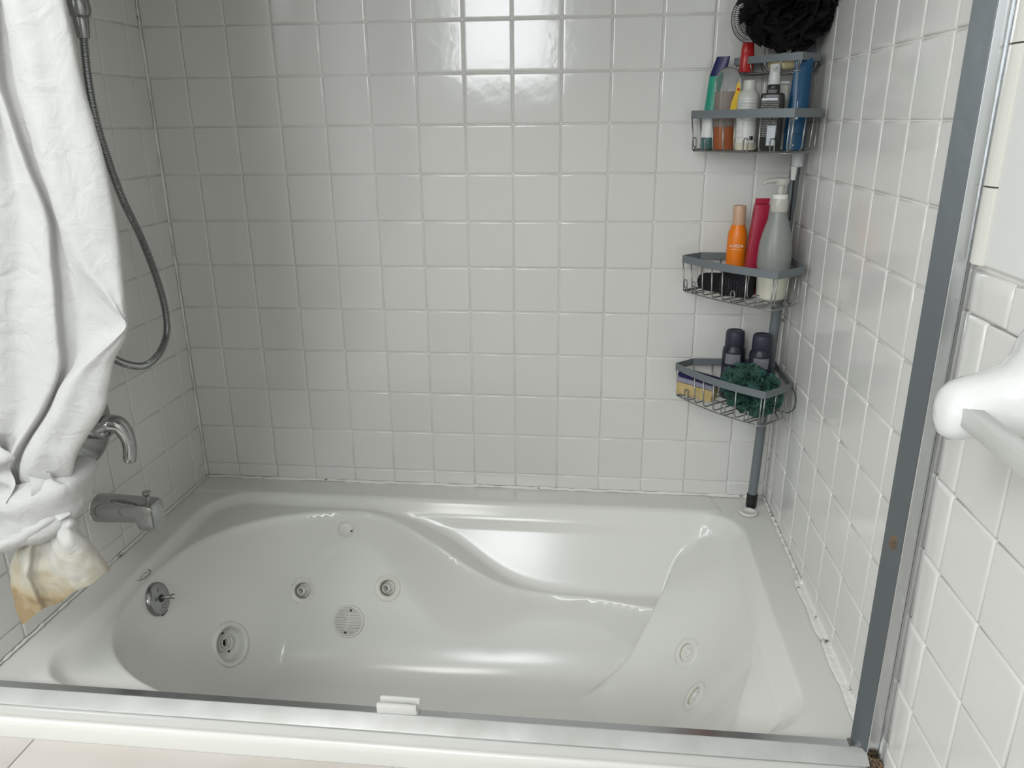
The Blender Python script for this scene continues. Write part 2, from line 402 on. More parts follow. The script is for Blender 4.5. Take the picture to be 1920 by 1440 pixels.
def jet(xy, yellow, tilt, n=None):
    m, n = fit(*xy, 0, n)
    ring = make('jet', xf(lathe([(.0335, -.004), (.0335, .0018), (.0322, .0030), (.0225, .0034), (.0205, .002), (.0195, -.004), (.0190, -.026), (.002, -.027)], 40, open0=True), m), YELLOWED if yellow else IVORY, tub, 40, label='jet ring with a yellowed socket' if yellow else None)
    if yellow:
        make('flange', xf(lathe([(.0338, -.001), (.0336, .0024), (.0322, .0036), (.0222, .0040), (.0205, .003), (.020, -.002)], 40, open0=True), m), PLAST, ring, 40)
        make('nozzle', xf(lathe([(.0095, -.02), (.0105, -.002), (.0095, .0005), (.0070, .0005), (.006, -.002), (.0005, -.003)], 24), m @ Matrix.Translation((.001, .0035, .0))), PLAST, ring, 40)
    else:
        mz = m @ Matrix.Translation((.0015, .001, -.014)) @ RZ(.35) @ RY(tilt) @ Matrix.Scale(1.18, 4)
        nz = make('nozzle', xf([lathe([(.0150, -.010), (.0150, -.002), (.0132, .001), (.0098, .0015), (.0094, .0145), (.0088, .0155), (.0070, .0155), (.0066, .013), (.0062, .002)], 28, open0=True), lathe([(.0168, -.006), (.0172, -.004), (.0168, -.002)], 28, open0=True)], mz), PLAST, ring, 40)
        make('nozzle_hole', xf(lathe([(.0064, .0030), (.0005, .0032)], 20), mz), mat('grey_recess', (.16, .155, .14), .6), ring)
jet(JETS[0][1], False, -.42); jet(JETS[1][1], False, -.42)
jet(JETS[2][1], True, 0); jet(JETS[3][1], True, 0)
# the large jet at the tap end
m, n = fit(*BIG)
big = make('large_jet', xf(lathe([(.0545, -.004), (.0545, .002), (.052, .007), (.0475, .009), (.043, .007), (.0405, .001), (.0392, -.010), (.036, -.018), (.029, -.0225), (.001, -.023)], 48, open0=True), m), PLAST, tub, 50)
m2 = m @ Matrix.Translation((-.002, .007, -.023))
make('nozzle', xf(lathe([(.0205, -.001), (.0205, .015), (.0190, .017), (.0172, .015), (.0160, .008), (.0120, .007), (.0115, .016), (.0098, .016), (.0092, .001), (.0005, .001)], 32, open0=True), m2), PLAST, big, 40)
make('nozzle_hole', xf(lathe([(.0090, .002), (.0005, .0022)], 20), m2), HOLE, big)
for sx, sy in ((.012, .027), (.006, -.020)):
    make('screw_hole', xf(lathe([(.0036, 0), (.0036, .0012), (.0005, .0014)], 12), m @ Matrix.Translation((sx, sy, -.0228))), HOLE, big, 40)
# suction cover: a disc full of fine holes
SUC = mat('perforated_cover', (.62, .61, .58), .45)
N, L, b = nodes(SUC)
tc = N.new('ShaderNodeTexCoord'); vo = N.new('ShaderNodeTexVoronoi'); vo.inputs['Scale'].default_value = 330; vo.inputs['Randomness'].default_value = .25
cr = N.new('ShaderNodeValToRGB'); cr.color_ramp.elements[0].position = .25; cr.color_ramp.elements[0].color = (.22, .21, .19, 1); cr.color_ramp.elements[1].position = .42; cr.color_ramp.elements[1].color = (.62, .61, .58, 1)
L.new(tc.outputs['Object'], vo.inputs['Vector']); L.new(vo.outputs['Distance'], cr.inputs['Fac']); L.new(cr.outputs['Color'], b.inputs['Base Color'])
m, n = fit(.459, -.239)
suc = make('suction_cover', xf(lathe([(.0400, -.006), (.0400, .004), (.0385, .0062), (.036, .0068), (.0352, .0060)], 48, open0=True), m), PLAST, tub, 40)
make('grille', xf(lathe([(.0353, .004), (.0352, .0062), (.0345, .0066), (.0005, .0075)], 48, open0=True), m), SUC, suc, 40)
make('bar', xf([rbox(.003, .05, .0012, .0005, 1)], m @ Matrix.Translation((0, 0, .0075)) @ RZ(-.18)), PLAST, suc, 40)
for s in (-1, 1): make('screw_hole', xf(lathe([(.0031, 0), (.0031, .001), (.0005, .0012)], 12), m @ RZ(-.18) @ Matrix.Translation((0, .0275*s, .0072))), HOLE, suc, 40)
# air control button, set into the back wall of the basin
m, n = fit(.434, -.134)
btn = make('air_control', xf(lathe([(.0225, -.006), (.0225, .0008), (.0215, .0022), (.0195, .0024), (.0190, .0012), (.0182, .0012), (.0178, .0034), (.0165, .0042), (.0005, .0045)], 40, open0=True), m), PLAST, tub, 40)
make('notch', xf(rbox(.006, .0035, .0012, .0005, 1), m @ Matrix.Translation((.0155, -.003, .0046)) @ RZ(.4)), HOLE, btn, 40)
# overflow plate with its trip lever
m, n = fit(.112, -.478)
ov = make('overflow_plate', xf(lathe([(.0375, -.004), (.0375, .003), (.0362, .007), (.032, .0100), (.020, .0118), (.0005, .0122)], 48, open0=True), m), DKCHROME, tub, 40, label='round dull chrome overflow plate')
lv = make('trip_lever', xf(tube(spline([(0, 0, .008), (.001, .001, .02), (.004, -.002, .034), (.006, -.004, .040)], 5), [.0045, .0043, .004, .004, .0038, .0038, .0038, .004, .0042, .0045, .005, .0055, .006, .0062, .0062, .006][:16], 12), m), CHROME, ov, 40)
make('collar', xf(lathe([(.0085, .009), (.0085, .013), (.006, .0145), (.0045, .0145)], 20), m), HOLE, ov, 40)
for sx, sy in ((-.002, -.019), (.003, .019)): make('screw', xf(lathe([(.0042, .009), (.0042, .0128), (.003, .0138), (.0005, .0139)], 12), m @ Matrix.Translation((sx, sy, 0))), DKCHROME, ov, 40)
make('drain_slot', xf(rbox(.022, .010, .004, .0015, 1), m @ Matrix.Translation((.0, -.034, .0045))), HOLE, ov, 40)
# small oval badge stuck to the shelf above the overflow
bx, by = .083, -.466
mb = Matrix.Translation(surf(bx, by)-Vector((W/2, -.45, 0))+Vector((0, 0, .0006))) @ RY(.25) @ RZ(PI/2-.1)
bd = make('badge', xf(tube([(.0215*math.cos(a), .009*math.sin(a), 0) for a in np.linspace(0, 2*PI, 33)[:-1]], .0011, 6, True), mb), DKCHROME, tub, True, label='small oval outlined badge')
make('badge_mark', xf(tube([(-.012, -.002, 0), (0, .0025, 0), (.012, .001, 0)], .0008, 6), mb), DKCHROME, bd)

# loose white plastic ring lying on the back right corner of the rim
rg = make('plastic_ring', xf(lathe([(.0110, .0008), (.0225, .0005), (.0228, .0022), (.021, .0042), (.0165, .0050), (.0135, .0040), (.0118, .0022), (.0005, .0018)], 40), loc=(0, 0, 0)), PLAST)
rg.location = (1.455, -.085, DECK); tag(rg, 'small white plastic ring lying on the rim below the shelf pole', 'ring')

# ================================================================ SHOWER DOOR FRAME (no doors hung in it)
frm = thing('shower_door_frame', 'bare aluminium shower door track and wall jamb at the tub edge', 'door frame', (W/2, -.855, DECK))
def fl(VF): return xf(VF, loc=(-W/2, .855, -DECK))
tr = [(-.8840, .5004), (-.8840, .5017), (-.8825, .5028), (-.8600, .5132), (-.8585, .5140), (-.8445, .5138), (-.8430, .5128), (-.8430, .5004)]
make('bottom_track', fl(extrude(tr, 'X', .004, 1.4890)), ALUJ, frm, 12)
sf = [(-.8842, .5017), (-.8841, .5023), (-.8826, .5034), (-.8600, .5139), (-.8594, .5138), (-.8599, .5131), (-.8825, .5028)]
make('sloped_face', fl(extrude(sf, 'X', .004, 1.4890)), WEATHERED, frm, 12, label='pale weathered sloping face of the track')
# wall jamb: a U channel standing on the track, its near face flat
xj, ym = 1.4885, -.866
jp = [(W-.001, -.870), (xj+.0010, -.8672), (xj, ym), (1.4715, -.8450), (1.4722, -.8425), (1.4790, -.836), (W-.001, -.8262)]
make('wall_jamb', fl(extrude(jp, 'Z', .5015, 1.92)), ALUJ, frm, 20)
make('jamb_face', fl(extrude([(xj-.0003, ym-.0003), (1.4712, -.8453), (1.4706, -.8449), (xj-.0010, ym+.0001)], 'Z', .5020, 1.919)), REFLALU, frm, 20, label='slanted face of the jamb, dark room reflection in its colour')
RUST = mat('rust', (.19, .13, .07), .8, bump=.4, bscale=200, var=(.09, .07, .05), vscale=70)
make('jamb_edge', fl(extrude([(W-.001, -.8705), (W-.006, -.8705), (W-.0075, -.8745), (W-.006, -.8785), (W-.001, -.8785)], 'Z', .502, 1.92)), ALU, frm, 30)
make('corner_block', fl(box(1.4660, 1.4820, -.8600, -.8425, .5100, .5160, .001)), CHROME, frm, 30)
make('rust_spot', fl(xf(lathe([(.0085, -.0004), (.0070, .0004), (.0005, .0005)], 14), Matrix.Translation((1.4796, -.8559, .868)) @ aim((-.78, -.63, 0)) @ Matrix.Diagonal((.8, 1.5, 1, 1)))), RUST, frm, 40)
gd = make('door_guide', fl([rbox(.0665, .007, .018, .002, 2, (.7560, -.8560, .5228)), rbox(.0665, .006, .0210, .002, 2, (.7590, -.8430, .5245)), rbox(.067, .018, .006, .001, 1, (.7575, -.8490, .5165))]), mat('matt_white_guide', (.66, .66, .63), .6, bump=.15, bscale=250), frm, 30, label='white plastic door guide clipped in the track')
# brown grime in the corner at the foot of the jamb
GR = []
for k in range(46):
    p = Vector((W-.004-abs(rng.normal(0, .010)), -.879+rng.normal(0, .0055), .5+abs(rng.normal(0, .0035))))
    GR.append(xf(lathe([(.0004, -.0028), (.0026, -.0010), (.0027, .0009), (.0005, .0028)], 6), loc=p, scale=(rng.uniform(.6, 1.4), rng.uniform(.6, 1.4), rng.uniform(.5, 1))))
make('grime', fl(GR), RUST, frm, True, label='brown grime at the foot of the jamb', kind='stuff')

# ================================================================ SHOWER CURTAIN, tied in a knot at the left
CLOTH = mat('white_curtain_cloth', (.80, .80, .77), .75, bump=.10, bscale=260)
def cloth_mat(name, stain):
    m = mat(name, (.57, .57, .56), .8)
    N, L, b = nodes(m)
    tc = N.new('ShaderNodeTexCoord')
    fine = N.new('ShaderNodeTexNoise'); fine.inputs['Scale'].default_value = 900; fine.inputs['Detail'].default_value = 2
    wr = N.new('ShaderNodeTexNoise'); wr.inputs['Scale'].default_value = 26; wr.inputs['Detail'].default_value = 5; wr.inputs['Distortion'].default_value = 1.2
    ad = N.new('ShaderNodeMath'); ad.operation = 'MULTIPLY_ADD'; ad.inputs[1].default_value = .05
    bp = N.new('ShaderNodeBump'); bp.inputs['Strength'].default_value = .35; bp.inputs['Distance'].default_value = .012
    L.new(tc.outputs['Object'], fine.inputs['Vector']); L.new(tc.outputs['Object'], wr.inputs['Vector'])
    L.new(fine.outputs['Fac'], ad.inputs[0]); L.new(wr.outputs['Fac'], ad.inputs[2]); L.new(ad.outputs[0], bp.inputs['Height']); L.new(bp.outputs['Normal'], b.inputs['Normal'])
    # a little light comes through the cloth
    tr = N.new('ShaderNodeBsdfTranslucent'); tr.inputs['Color'].default_value = (.75, .74, .70, 1)
    mx = N.new('ShaderNodeMixShader'); mx.inputs[0].default_value = .18
    out = N['Material Output']
    L.new(b.outputs['BSDF'], mx.inputs[1]); L.new(tr.outputs['BSDF'], mx.inputs[2]); L.new(mx.outputs[0], out.inputs['Surface'])
    sp = N.new('ShaderNodeSeparateXYZ'); L.new(tc.outputs['Object'], sp.inputs[0])
    n2 = N.new('ShaderNodeTexNoise'); n2.inputs['Scale'].default_value = 22; n2.inputs['Detail'].default_value = 4
    L.new(tc.outputs['Object'], n2.inputs['Vector'])
    mr = N.new('ShaderNodeMapRange'); mr.inputs['From Min'].default_value, mr.inputs['From Max'].default_value = stain
    L.new(sp.outputs['Z'], mr.inputs['Value'])
    s2 = N.new('ShaderNodeMath'); s2.operation = 'MULTIPLY_ADD'; s2.inputs[1].default_value = .9; 
    L.new(n2.outputs['Fac'], s2.inputs[0]); L.new(mr.outputs['Result'], s2.inputs[2])
    cr = N.new('ShaderNodeValToRGB'); e = cr.color_ramp.elements
    e[0].position = .48; e[0].color = (.57, .57, .56, 1); e[1].position = 1.42/1.5; e[1].color = (.33, .235, .115, 1)
    k = cr.color_ramp.elements.new(.70); k.color = (.52, .49, .405, 1)
    k = cr.color_ramp.elements.new(.85); k.color = (.47, .39, .26, 1)
    dv = N.new('ShaderNodeMath'); dv.operation = 'DIVIDE'; dv.inputs[1].default_value = 1.5
    L.new(s2.outputs[0], dv.inputs[0]); L.new(dv.outputs[0], cr.inputs['Fac']); L.new(cr.outputs['Color'], b.inputs['Base Color'])
    return m
CLOTH = cloth_mat('curtain_cloth', (-.42, -.75)); TAILCLOTH = cloth_mat('curtain_tail_cloth', (-.05, -.27))
def mm(rows): return [[Vector(p)/1000 for p in r] for r in rows]
def loft(C, nu, nv, wrinkle=0.):
    C = [spline(r, nu) for r in C]; C = list(zip(*C)); C = [spline(c, nv) for c in C]
    R = list(zip(*C))
    if wrinkle:
        from mathutils import noise
        R = [[p+Vector((0, 1, 0))*wrinkle*noise.noise(Vector((p.x*28, p.z*9, 3.7)))+Vector((0, 1, 0))*wrinkle*.5*noise.noise(Vector((p.x*60, p.z*45, 1.1))) for p in r] for r in R]
    return R
CUR = mm([[(15,-865,1614),(79,-840,1614),(144,-885,1614),(199,-855,1614),(267,-885,1607),(283,-862,1610),(329,-885,1605),(295,-872,1608),(322,-888,1605),(318,-870,1608),(326,-872,1607),(344,-888,1604),(364,-897,1602),(384,-893,1602),(405,-889,1602),(411,-878,1604),(388,-852,1609),(343,-835,1613)],
 [(15,-865,1578),(76,-840,1578),(137,-885,1578),(189,-855,1578),(258,-885,1572),(274,-862,1575),(320,-885,1571),(291,-872,1573),(319,-888,1570),(315,-870,1573),(324,-872,1572),(342,-888,1570),(363,-897,1568),(385,-893,1568),(407,-889,1568),(414,-878,1570),(391,-852,1574),(345,-835,1577)],
 [(15,-865,1529),(71,-840,1529),(127,-885,1529),(175,-855,1529),(245,-885,1525),(262,-862,1527),(309,-885,1524),(286,-872,1525),(313,-888,1523),(309,-870,1525),(322,-872,1524),(343,-888,1523),(364,-897,1521),(386,-893,1521),(409,-889,1521),(416,-878,1522),(393,-852,1525),(347,-835,1527)],
 [(15,-865,1484),(66,-840,1484),(118,-885,1484),(162,-855,1484),(233,-885,1482),(250,-862,1483),(298,-885,1481),(281,-872,1482),(309,-888,1481),(305,-870,1481),(320,-872,1481),(343,-888,1480),(364,-897,1479),(387,-893,1479),(411,-889,1479),(418,-878,1479),(395,-852,1481),(349,-835,1483)],
 [(15,-865,1438),(62,-840,1438),(109,-885,1438),(149,-855,1438),(221,-885,1437),(239,-862,1437),(287,-885,1437),(287,-872,1437),(315,-888,1436),(311,-870,1437),(322,-872,1437),(342,-888,1436),(365,-897,1436),(389,-893,1436),(414,-889,1435),(422,-878,1435),(399,-852,1436),(353,-835,1436)],
 [(15,-865,1377),(56,-840,1377),(96,-885,1377),(131,-855,1377),(205,-885,1378),(223,-862,1377),(273,-885,1378),(295,-872,1377),(324,-888,1378),(320,-870,1377),(328,-872,1377),(346,-888,1378),(369,-897,1378),(394,-893,1378),(420,-889,1378),(429,-878,1377),(406,-852,1376),(359,-835,1375)],
 [(15,-865,1313),(49,-840,1313),(84,-885,1313),(113,-855,1313),(188,-885,1317),(207,-862,1314),(258,-885,1317),(293,-872,1315),(335,-888,1317),(332,-870,1315),(338,-872,1316),(353,-888,1317),(374,-897,1318),(398,-893,1318),(422,-889,1318),(430,-878,1316),(407,-852,1314),(359,-835,1312)],
 [(15,-865,1262),(44,-840,1262),(73,-885,1262),(98,-855,1262),(175,-885,1267),(194,-862,1263),(246,-885,1267),(282,-872,1266),(331,-888,1268),(328,-870,1266),(342,-872,1266),(363,-888,1269),(383,-897,1270),(403,-893,1270),(423,-889,1269),(429,-878,1268),(406,-852,1263),(358,-835,1260)],
 [(15,-865,1237),(42,-840,1237),(68,-885,1237),(91,-855,1237),(168,-885,1243),(188,-862,1239),(240,-885,1243),(276,-872,1241),(329,-888,1245),(326,-870,1242),(345,-872,1242),(371,-888,1245),(389,-897,1247),(406,-893,1246),(424,-889,1246),(428,-878,1244),(405,-852,1239),(356,-835,1236)],
 [(15,-865,1200),(38,-840,1200),(61,-885,1200),(81,-855,1200),(159,-885,1208),(179,-862,1203),(231,-885,1209),(268,-872,1206),(326,-888,1211),(323,-870,1207),(358,-872,1208),(396,-888,1211),(409,-897,1214),(418,-893,1213),(427,-889,1212),(426,-878,1210),(403,-852,1204),(354,-835,1200)],
 [(15,-865,1173),(35,-840,1173),(56,-885,1173),(73,-855,1173),(152,-885,1181),(172,-862,1176),(225,-885,1182),(262,-872,1180),(323,-888,1185),(321,-870,1180),(367,-872,1181),(415,-888,1186),(424,-897,1188),(426,-893,1187),(428,-889,1186),(424,-878,1184),(401,-852,1177),(351,-835,1172)],
 [(15,-865,1151),(33,-840,1151),(51,-885,1151),(67,-855,1151),(146,-885,1160),(166,-862,1155),(220,-885,1162),(257,-872,1159),(321,-888,1164),(319,-870,1160),(373,-872,1161),(426,-888,1166),(432,-897,1169),(430,-893,1167),(428,-889,1166),(421,-878,1163),(397,-852,1156),(347,-835,1151)],
 [(15,-865,1128),(31,-840,1128),(46,-885,1128),(60,-855,1128),(140,-885,1138),(160,-862,1132),(214,-885,1140),(252,-872,1137),(317,-888,1143),(315,-870,1138),(354,-872,1139),(396,-888,1144),(407,-897,1147),(411,-893,1146),(415,-889,1145),(412,-878,1142),(388,-852,1134),(337,-835,1128)],
 [(15,-865,1095),(28,-840,1095),(40,-885,1095),(51,-855,1095),(132,-885,1107),(152,-862,1100),(206,-885,1108),(245,-872,1105),(312,-888,1112),(309,-870,1106),(326,-872,1107),(351,-888,1113),(366,-897,1116),(378,-893,1115),(389,-889,1114),(390,-878,1110),(365,-852,1102),(314,-835,1095)],
 [(22,-865,1062),(31,-840,1062),(40,-885,1062),(48,-855,1062),(127,-885,1074),(146,-862,1067),(199,-885,1076),(237,-872,1073),(297,-888,1080),(294,-870,1074),(299,-872,1074),(314,-888,1080),(334,-897,1084),(353,-893,1083),(373,-889,1082),(378,-878,1078),(353,-852,1069),(301,-835,1062)],
 [(40,-865,1019),(44,-840,1019),(49,-885,1019),(53,-855,1019),(127,-885,1033),(141,-862,1025),(191,-885,1035),(228,-872,1031),(270,-888,1039),(267,-870,1032),(271,-872,1033),(287,-888,1039),(309,-897,1043),(332,-893,1042),(356,-889,1042),(362,-878,1038),(337,-852,1027),(284,-835,1019)],
 [(57,-865,976),(57,-840,976),(58,-885,976),(58,-855,976),(126,-885,991),(136,-862,982),(183,-885,993),(202,-872,988),(234,-888,996),(231,-870,988),(235,-872,989),(251,-888,996),(274,-897,1001),(297,-893,1000),(320,-889,999),(327,-878,995),(300,-852,983),(246,-835,974)],
 [(71,-865,940),(68,-840,940),(65,-885,940),(62,-855,940),(125,-885,956),(132,-862,946),(176,-885,958),(175,-872,952),(207,-888,961),(204,-870,952),(210,-872,954),(228,-888,962),(251,-897,966),(273,-893,966),(296,-889,965),(302,-878,960),(275,-852,947),(220,-835,937)],
 [(85,-865,899),(75,-840,899),(64,-885,899),(55,-844,899),(115,-875,916),(117,-852,905),(159,-875,917),(148,-862,911),(181,-878,920),(177,-860,911),(186,-862,912),(206,-878,921),(229,-886,926),(252,-883,925),(275,-878,924),(281,-867,919),(253,-841,905),(196,-824,895)],
 [(85,-865,852),(63,-840,852),(40,-885,852),(21,-820,852),(82,-850,870),(86,-827,858),(128,-850,872),(117,-837,865),(151,-853,874),(147,-835,865),(157,-837,867),(177,-853,876),(201,-862,881),(224,-858,880),(248,-854,879),(255,-843,874),(226,-817,859),(168,-800,848)],
 [(85,-865,813),(55,-840,813),(24,-885,813),(-2,-805,813),(60,-835,832),(64,-812,820),(107,-835,835),(96,-822,827),(130,-838,837),(127,-820,827),(137,-822,829),(157,-838,839),(181,-847,845),(205,-843,844),(230,-839,843),(237,-828,837),(208,-802,822),(149,-785,810)]])
# carry the cloth straight on up to the curtain rod, out of the frame
top = [[Vector((p.x*.9+q.x*.1+.0, p.y, p.z+.37*k)) for p, q in zip(CUR[0], CUR[0])] for k in (1.0, .5)]
for r, k in zip(top, (1.0, .5)):
    for i, p in enumerate(r): p.x = CUR[0][i].x+(CUR[0][i].x-CUR[2][i].x)*k*1.2+.02*k
curtain = thing('shower_curtain', 'white shower curtain tied in a knot, its tail stained yellow-brown', 'curtain', (.22, -.87, .95))
def cl(VF): return xf(VF, loc=(-.22, .87, -.95))
R = loft(top+CUR, 5, 4, .0035)
make('panel', cl(grid(R)), CLOTH, curtain)
# knot: the cloth wound round the gathered bundle
def band(zc, slope, hgt, rx, ry, cx, cy, ridges, ph, amp=.07, tw=.35):
    rows = []
    for i in range(73):
        a = 2*PI*i/72; row = []
        for j in range(25):
            s = j/24
            k = 1-.42*abs(2*s-1)**5+amp*math.cos(2*PI*ridges*s+.9*math.sin(a+ph)+ph)*(1-abs(2*s-1)**3)
            h = hgt*(1+tw*math.sin(a+2.6))
            # soft, uneven wrap rather than a round one
            q = (abs(math.cos(a))**2.6+abs(math.sin(a))**2.6)**(-1/2.6)
            x = cx+rx*k*math.cos(a)*q; y = cy+ry*k*math.sin(a)*q
            row.append(Vector((x, y, zc+slope*(x-cx)+.010*math.sin(2*a+ph)+(s-.5)*h)))
        rows.append(row)
    from mathutils import noise
    rows = [[p+Vector((0, -1, .3))*.0032*noise.noise(Vector((p.x*38+p.z*30, p.y*20, p.z*60+ph))) for p in r] for r in rows]
    return grid(rows)
make('knot', cl(band(.868, .40, .078, .094, .062, .198, -.848, 1.4, .4, .05)), CLOTH, curtain)
make('knot_loop', cl(band(.840, .36, .034, .086, .063, .190, -.846, 1.2, 2.1, .05)), CLOTH, curtain)
# crumpled ends of cloth tucked in above the knot
def tuck(x0, x1, zs_, ph, yb=-.893):
    return grid(loft([[Vector((x+.010*math.sin(z*120+x*40+ph), yb+.016*math.cos(x*95+z*60+ph)-.008*math.sin(z*75+ph), z+.25*(x-x0))) for x in np.linspace(x0, x1, 6)] for z in zs_], 4, 4, .006))
make('tuck', cl(tuck(.095, .205, (.975, .955, .935, .915, .895, .87), 0)), CLOTH, curtain)
make('tuck', cl(tuck(.235, .280, (.935, .92, .905, .89, .875, .86), 1.7, -.884)), CLOTH, curtain)
TAIL = mm([[(179,-845,824),(204,-868,839),(228,-882,849),(224,-868,842),(242,-875,848),(266,-887,858),(282,-890,862),(284,-878,857),(274,-860,847)],
 [(158,-845,801),(184,-869,817),(214,-885,831),(212,-872,825),(234,-879,834),(261,-891,845),(280,-893,850),(282,-879,845),(273,-860,835)],
 [(140,-845,778),(169,-869,796),(203,-887,812),(205,-875,808),(231,-883,819),(261,-895,832),(283,-895,838),(287,-880,834),(279,-860,824)],
 [(128,-845,755),(158,-870,774),(197,-888,793),(200,-877,790),(229,-886,803),(262,-897,818),(286,-897,826),(292,-880,822),(285,-860,812)],
 [(120,-845,731),(152,-870,752),(192,-889,773),(198,-878,772),(229,-887,786),(264,-898,804),(290,-897,813),(297,-881,810),(290,-860,801)],
 [(113,-845,708),(145,-870,729),(187,-889,753),(193,-877,752),(226,-886,768),(264,-898,788),(292,-897,799),(301,-881,798),(295,-860,789)],
 [(113,-845,684),(145,-869,706),(188,-887,732),(194,-875,731),(227,-884,749),(265,-895,771),(294,-895,785),(305,-880,786),(300,-860,777)],
 [(115,-845,661),(146,-869,684),(188,-885,710),(193,-872,710),(226,-880,729),(265,-892,753),(296,-893,770),(308,-879,773),(303,-860,765)],
 [(117,-845,637),(147,-868,657),(187,-882,690),(192,-868,689),(223,-875,705),(263,-887,737),(294,-890,752),(308,-878,763),(303,-860,752)]])
T0 = [[p.lerp(Vector((.225, -.845, .880)), .55) for p in TAIL[0]]]
make('tail', cl(grid(loft(T0+TAIL, 6, 5, .008))), TAILCLOTH, curtain)

# ================================================================ HAND SHOWER
HOSE = mat('ribbed_hose', (.27, .28, .28), .22, metal=1)
hs = thing('hand_shower', 'chrome hand shower with a ribbed metal hose looping down the left wall', 'shower', (.06, -.30, 1.6))
def hl(VF): return xf(VF, loc=(-.06, .30, -1.6))
path = spline([(.060, -.3115, 1.590), (.060, -.3200, 1.512), (.060, -.317, 1.433), (.060, -.297, 1.349), (.060, -.270, 1.272), (.060, -.232, 1.199), (.060, -.198, 1.110), (.060, -.180, 1.031), (.060, -.186, .968), (.060, -.226, .929), (.060, -.284, .916), (.060, -.336, .929), (.060, -.395, .962), (.062, -.45, 1.02), (.064, -.50, 1.15), (.066, -.53, 1.35), (.068, -.54, 1.6), (.068, -.54, 1.85)], 22)
# resample evenly, then rib it
L_ = [0]
for a, b_ in zip(path, path[1:]): L_.append(L_[-1]+(b_-a).length)
step = .00125; n = int(L_[-1]/step); pts = []; j = 0
for i in range(n):
    d = i*step
    while L_[j+1] < d: j += 1
    pts.append(path[j].lerp(path[j+1], (d-L_[j])/(L_[j+1]-L_[j])))
rad = [(.0082, .0082, .0066, .0066)[i % 4] for i in range(n)]
make('hose', hl(tube(pts, rad, 10)), HOSE, hs, 30)
make('hose_nut', hl(xf(lathe([(.0105, -.001), (.0118, .002), (.0145, .032), (.0140, .036), (.009, .037)], 24), loc=(.060, -.3115, 1.588), rot=RX(-.03))), DKCHROME, hs, 30)
make('handle', hl(xf(lathe([(.012, 0), (.0185, .006), (.0215, .016), (.0205, .032), (.0165, .06), (.015, .10), (.015, .18), (.018, .22), (.034, .25), (.036, .27), (.001, .275)], 24), loc=(.060, -.3105, 1.622), rot=RX(.03))), DKCHROME, hs, 30)

# ================================================================ VALVE AND SPOUT ON THE LEFT WALL
va = thing('shower_valve', 'round chrome shower valve plate with a drooping lever handle', 'valve', (0, -.448, .826))
make('escutcheon', xf(lathe([(.0840, .0005), (.0840, .003), (.0815, .0065), (.071, .0105), (.047, .0145), (.030, .0165), (.0005, .0170)], 64), rot=RY(PI/2)), CHROME, va, 40)
make('hub', xf(lathe([(.0240, .012), (.0235, .030), (.0220, .044), (.0195, .054), (.014, .060), (.0005, .062)], 40), rot=RY(PI/2)), CHROME, va, 40)
lp = spline([(.040, -.004, .006), (.058, .000, .012), (.076, .005, .006), (.086, .008, -.018), (.0895, .006, -.044), (.0895, .000, -.066), (.0885, -.003, -.076)], 8)
lr = np.interp(np.linspace(0, 1, len(lp)), [0, .2, .38, .6, .85, .95, 1], [.022, .0225, .0200, .0165, .0160, .0140, .005])
make('lever', tube(lp, list(lr), 18, flat=(.80, 1.10)), CHROME, va, 50)

sp = thing('tub_spout', 'chrome tub spout with a diverter knob above the tub', 'spout', (0, -.455, .642))
rows = []
for x, hw, zt, zb, pw in [(.0, .0300, .0300, -.0300, 2.2), (.004, .0308, .0308, -.0308, 2.2), (.03, .0300, .0300, -.0292, 2.4), (.065, .0280, .0275, -.0262, 3.0), (.090, .0262, .0250, -.0245, 4), (.0975, .0258, .0242, -.0245, 5), (.1015, .0258, .0238, -.0375, 7), (.1030, .0256, .0236, -.0392, 8), (.126, .0250, .0215, -.0400, 8), (.1345, .0240, .0185, -.0392, 7), (.1370, .0215, .0150, -.0370, 6)]:
    c, h = (zt+zb)/2, (zt-zb)/2; row = []
    for k in range(40):
        a = 2*PI*k/40; q = (abs(math.cos(a))**pw+abs(math.sin(a))**pw)**(-1/pw)
        row.append((x, hw*math.cos(a)*q, c+h*math.sin(a)*q))
    rows.append(row)
v, f = grid(rows, True); f += [tuple(range(len(v)-40, len(v)))]
make('body', (v, f), CHROME, sp, 32)
make('diverter_knob', xf(lathe([(.0035, -.004), (.0035, .012), (.0060, .0145), (.0092, .019), (.0095, .022), (.008, .0235), (.0005, .0238)], 24), loc=(.118, 0, .0205)), CHROME, sp, 40)
make('wall_seal', xf(lathe([(.0325, .0), (.0325, .002), (.031, .0028)], 40), rot=RY(PI/2), loc=(0, 0, 0)), CAULK, sp, 40)

# ================================================================ CERAMIC TOWEL BAR ON THE RIGHT WALL
tb = thing('towel_bar', 'white ceramic towel bar with a clear square bar on the right wall', 'towel bar', (W-.004, -1.075, 1.17))
rows = []
for dx, dy, dz, ry_, rz_, pw in [(0, 0, 0, .060, .060, 3.4), (.008, 0, 0, .060, .060, 3.2), (.014, 0, -.001, .054, .053, 3), (.024, .000, -.006, .042, .041, 2.6), (.040, .001, -.012, .0335, .034, 2.3), (.058, .003, -.019, .0315, .0325, 2.2), (.074, .004, -.024, .0315, .0325, 2.1), (.086, .004, -.027, .029, .030, 2), (.094, .003, -.028, .022, .023, 2), (.098, .002, -.029, .012, .012, 2), (.099, .002, -.029, .0001, .0001, 2)]:
    row = []
    for k in range(40):
        a = 2*PI*k/40; q = (abs(math.cos(a))**pw+abs(math.sin(a))**pw)**(-1/pw)
        row.append((-dx, dy+ry_*math.cos(a)*q, dz+rz_*math.sin(a)*q))
    rows.append(row)
make('post', grid(rows, True), CERAM, tb, 60)
far = [xf(grid(rows, True), loc=(0, -.50, 0))]
make('post', far, CERAM, tb, 60)
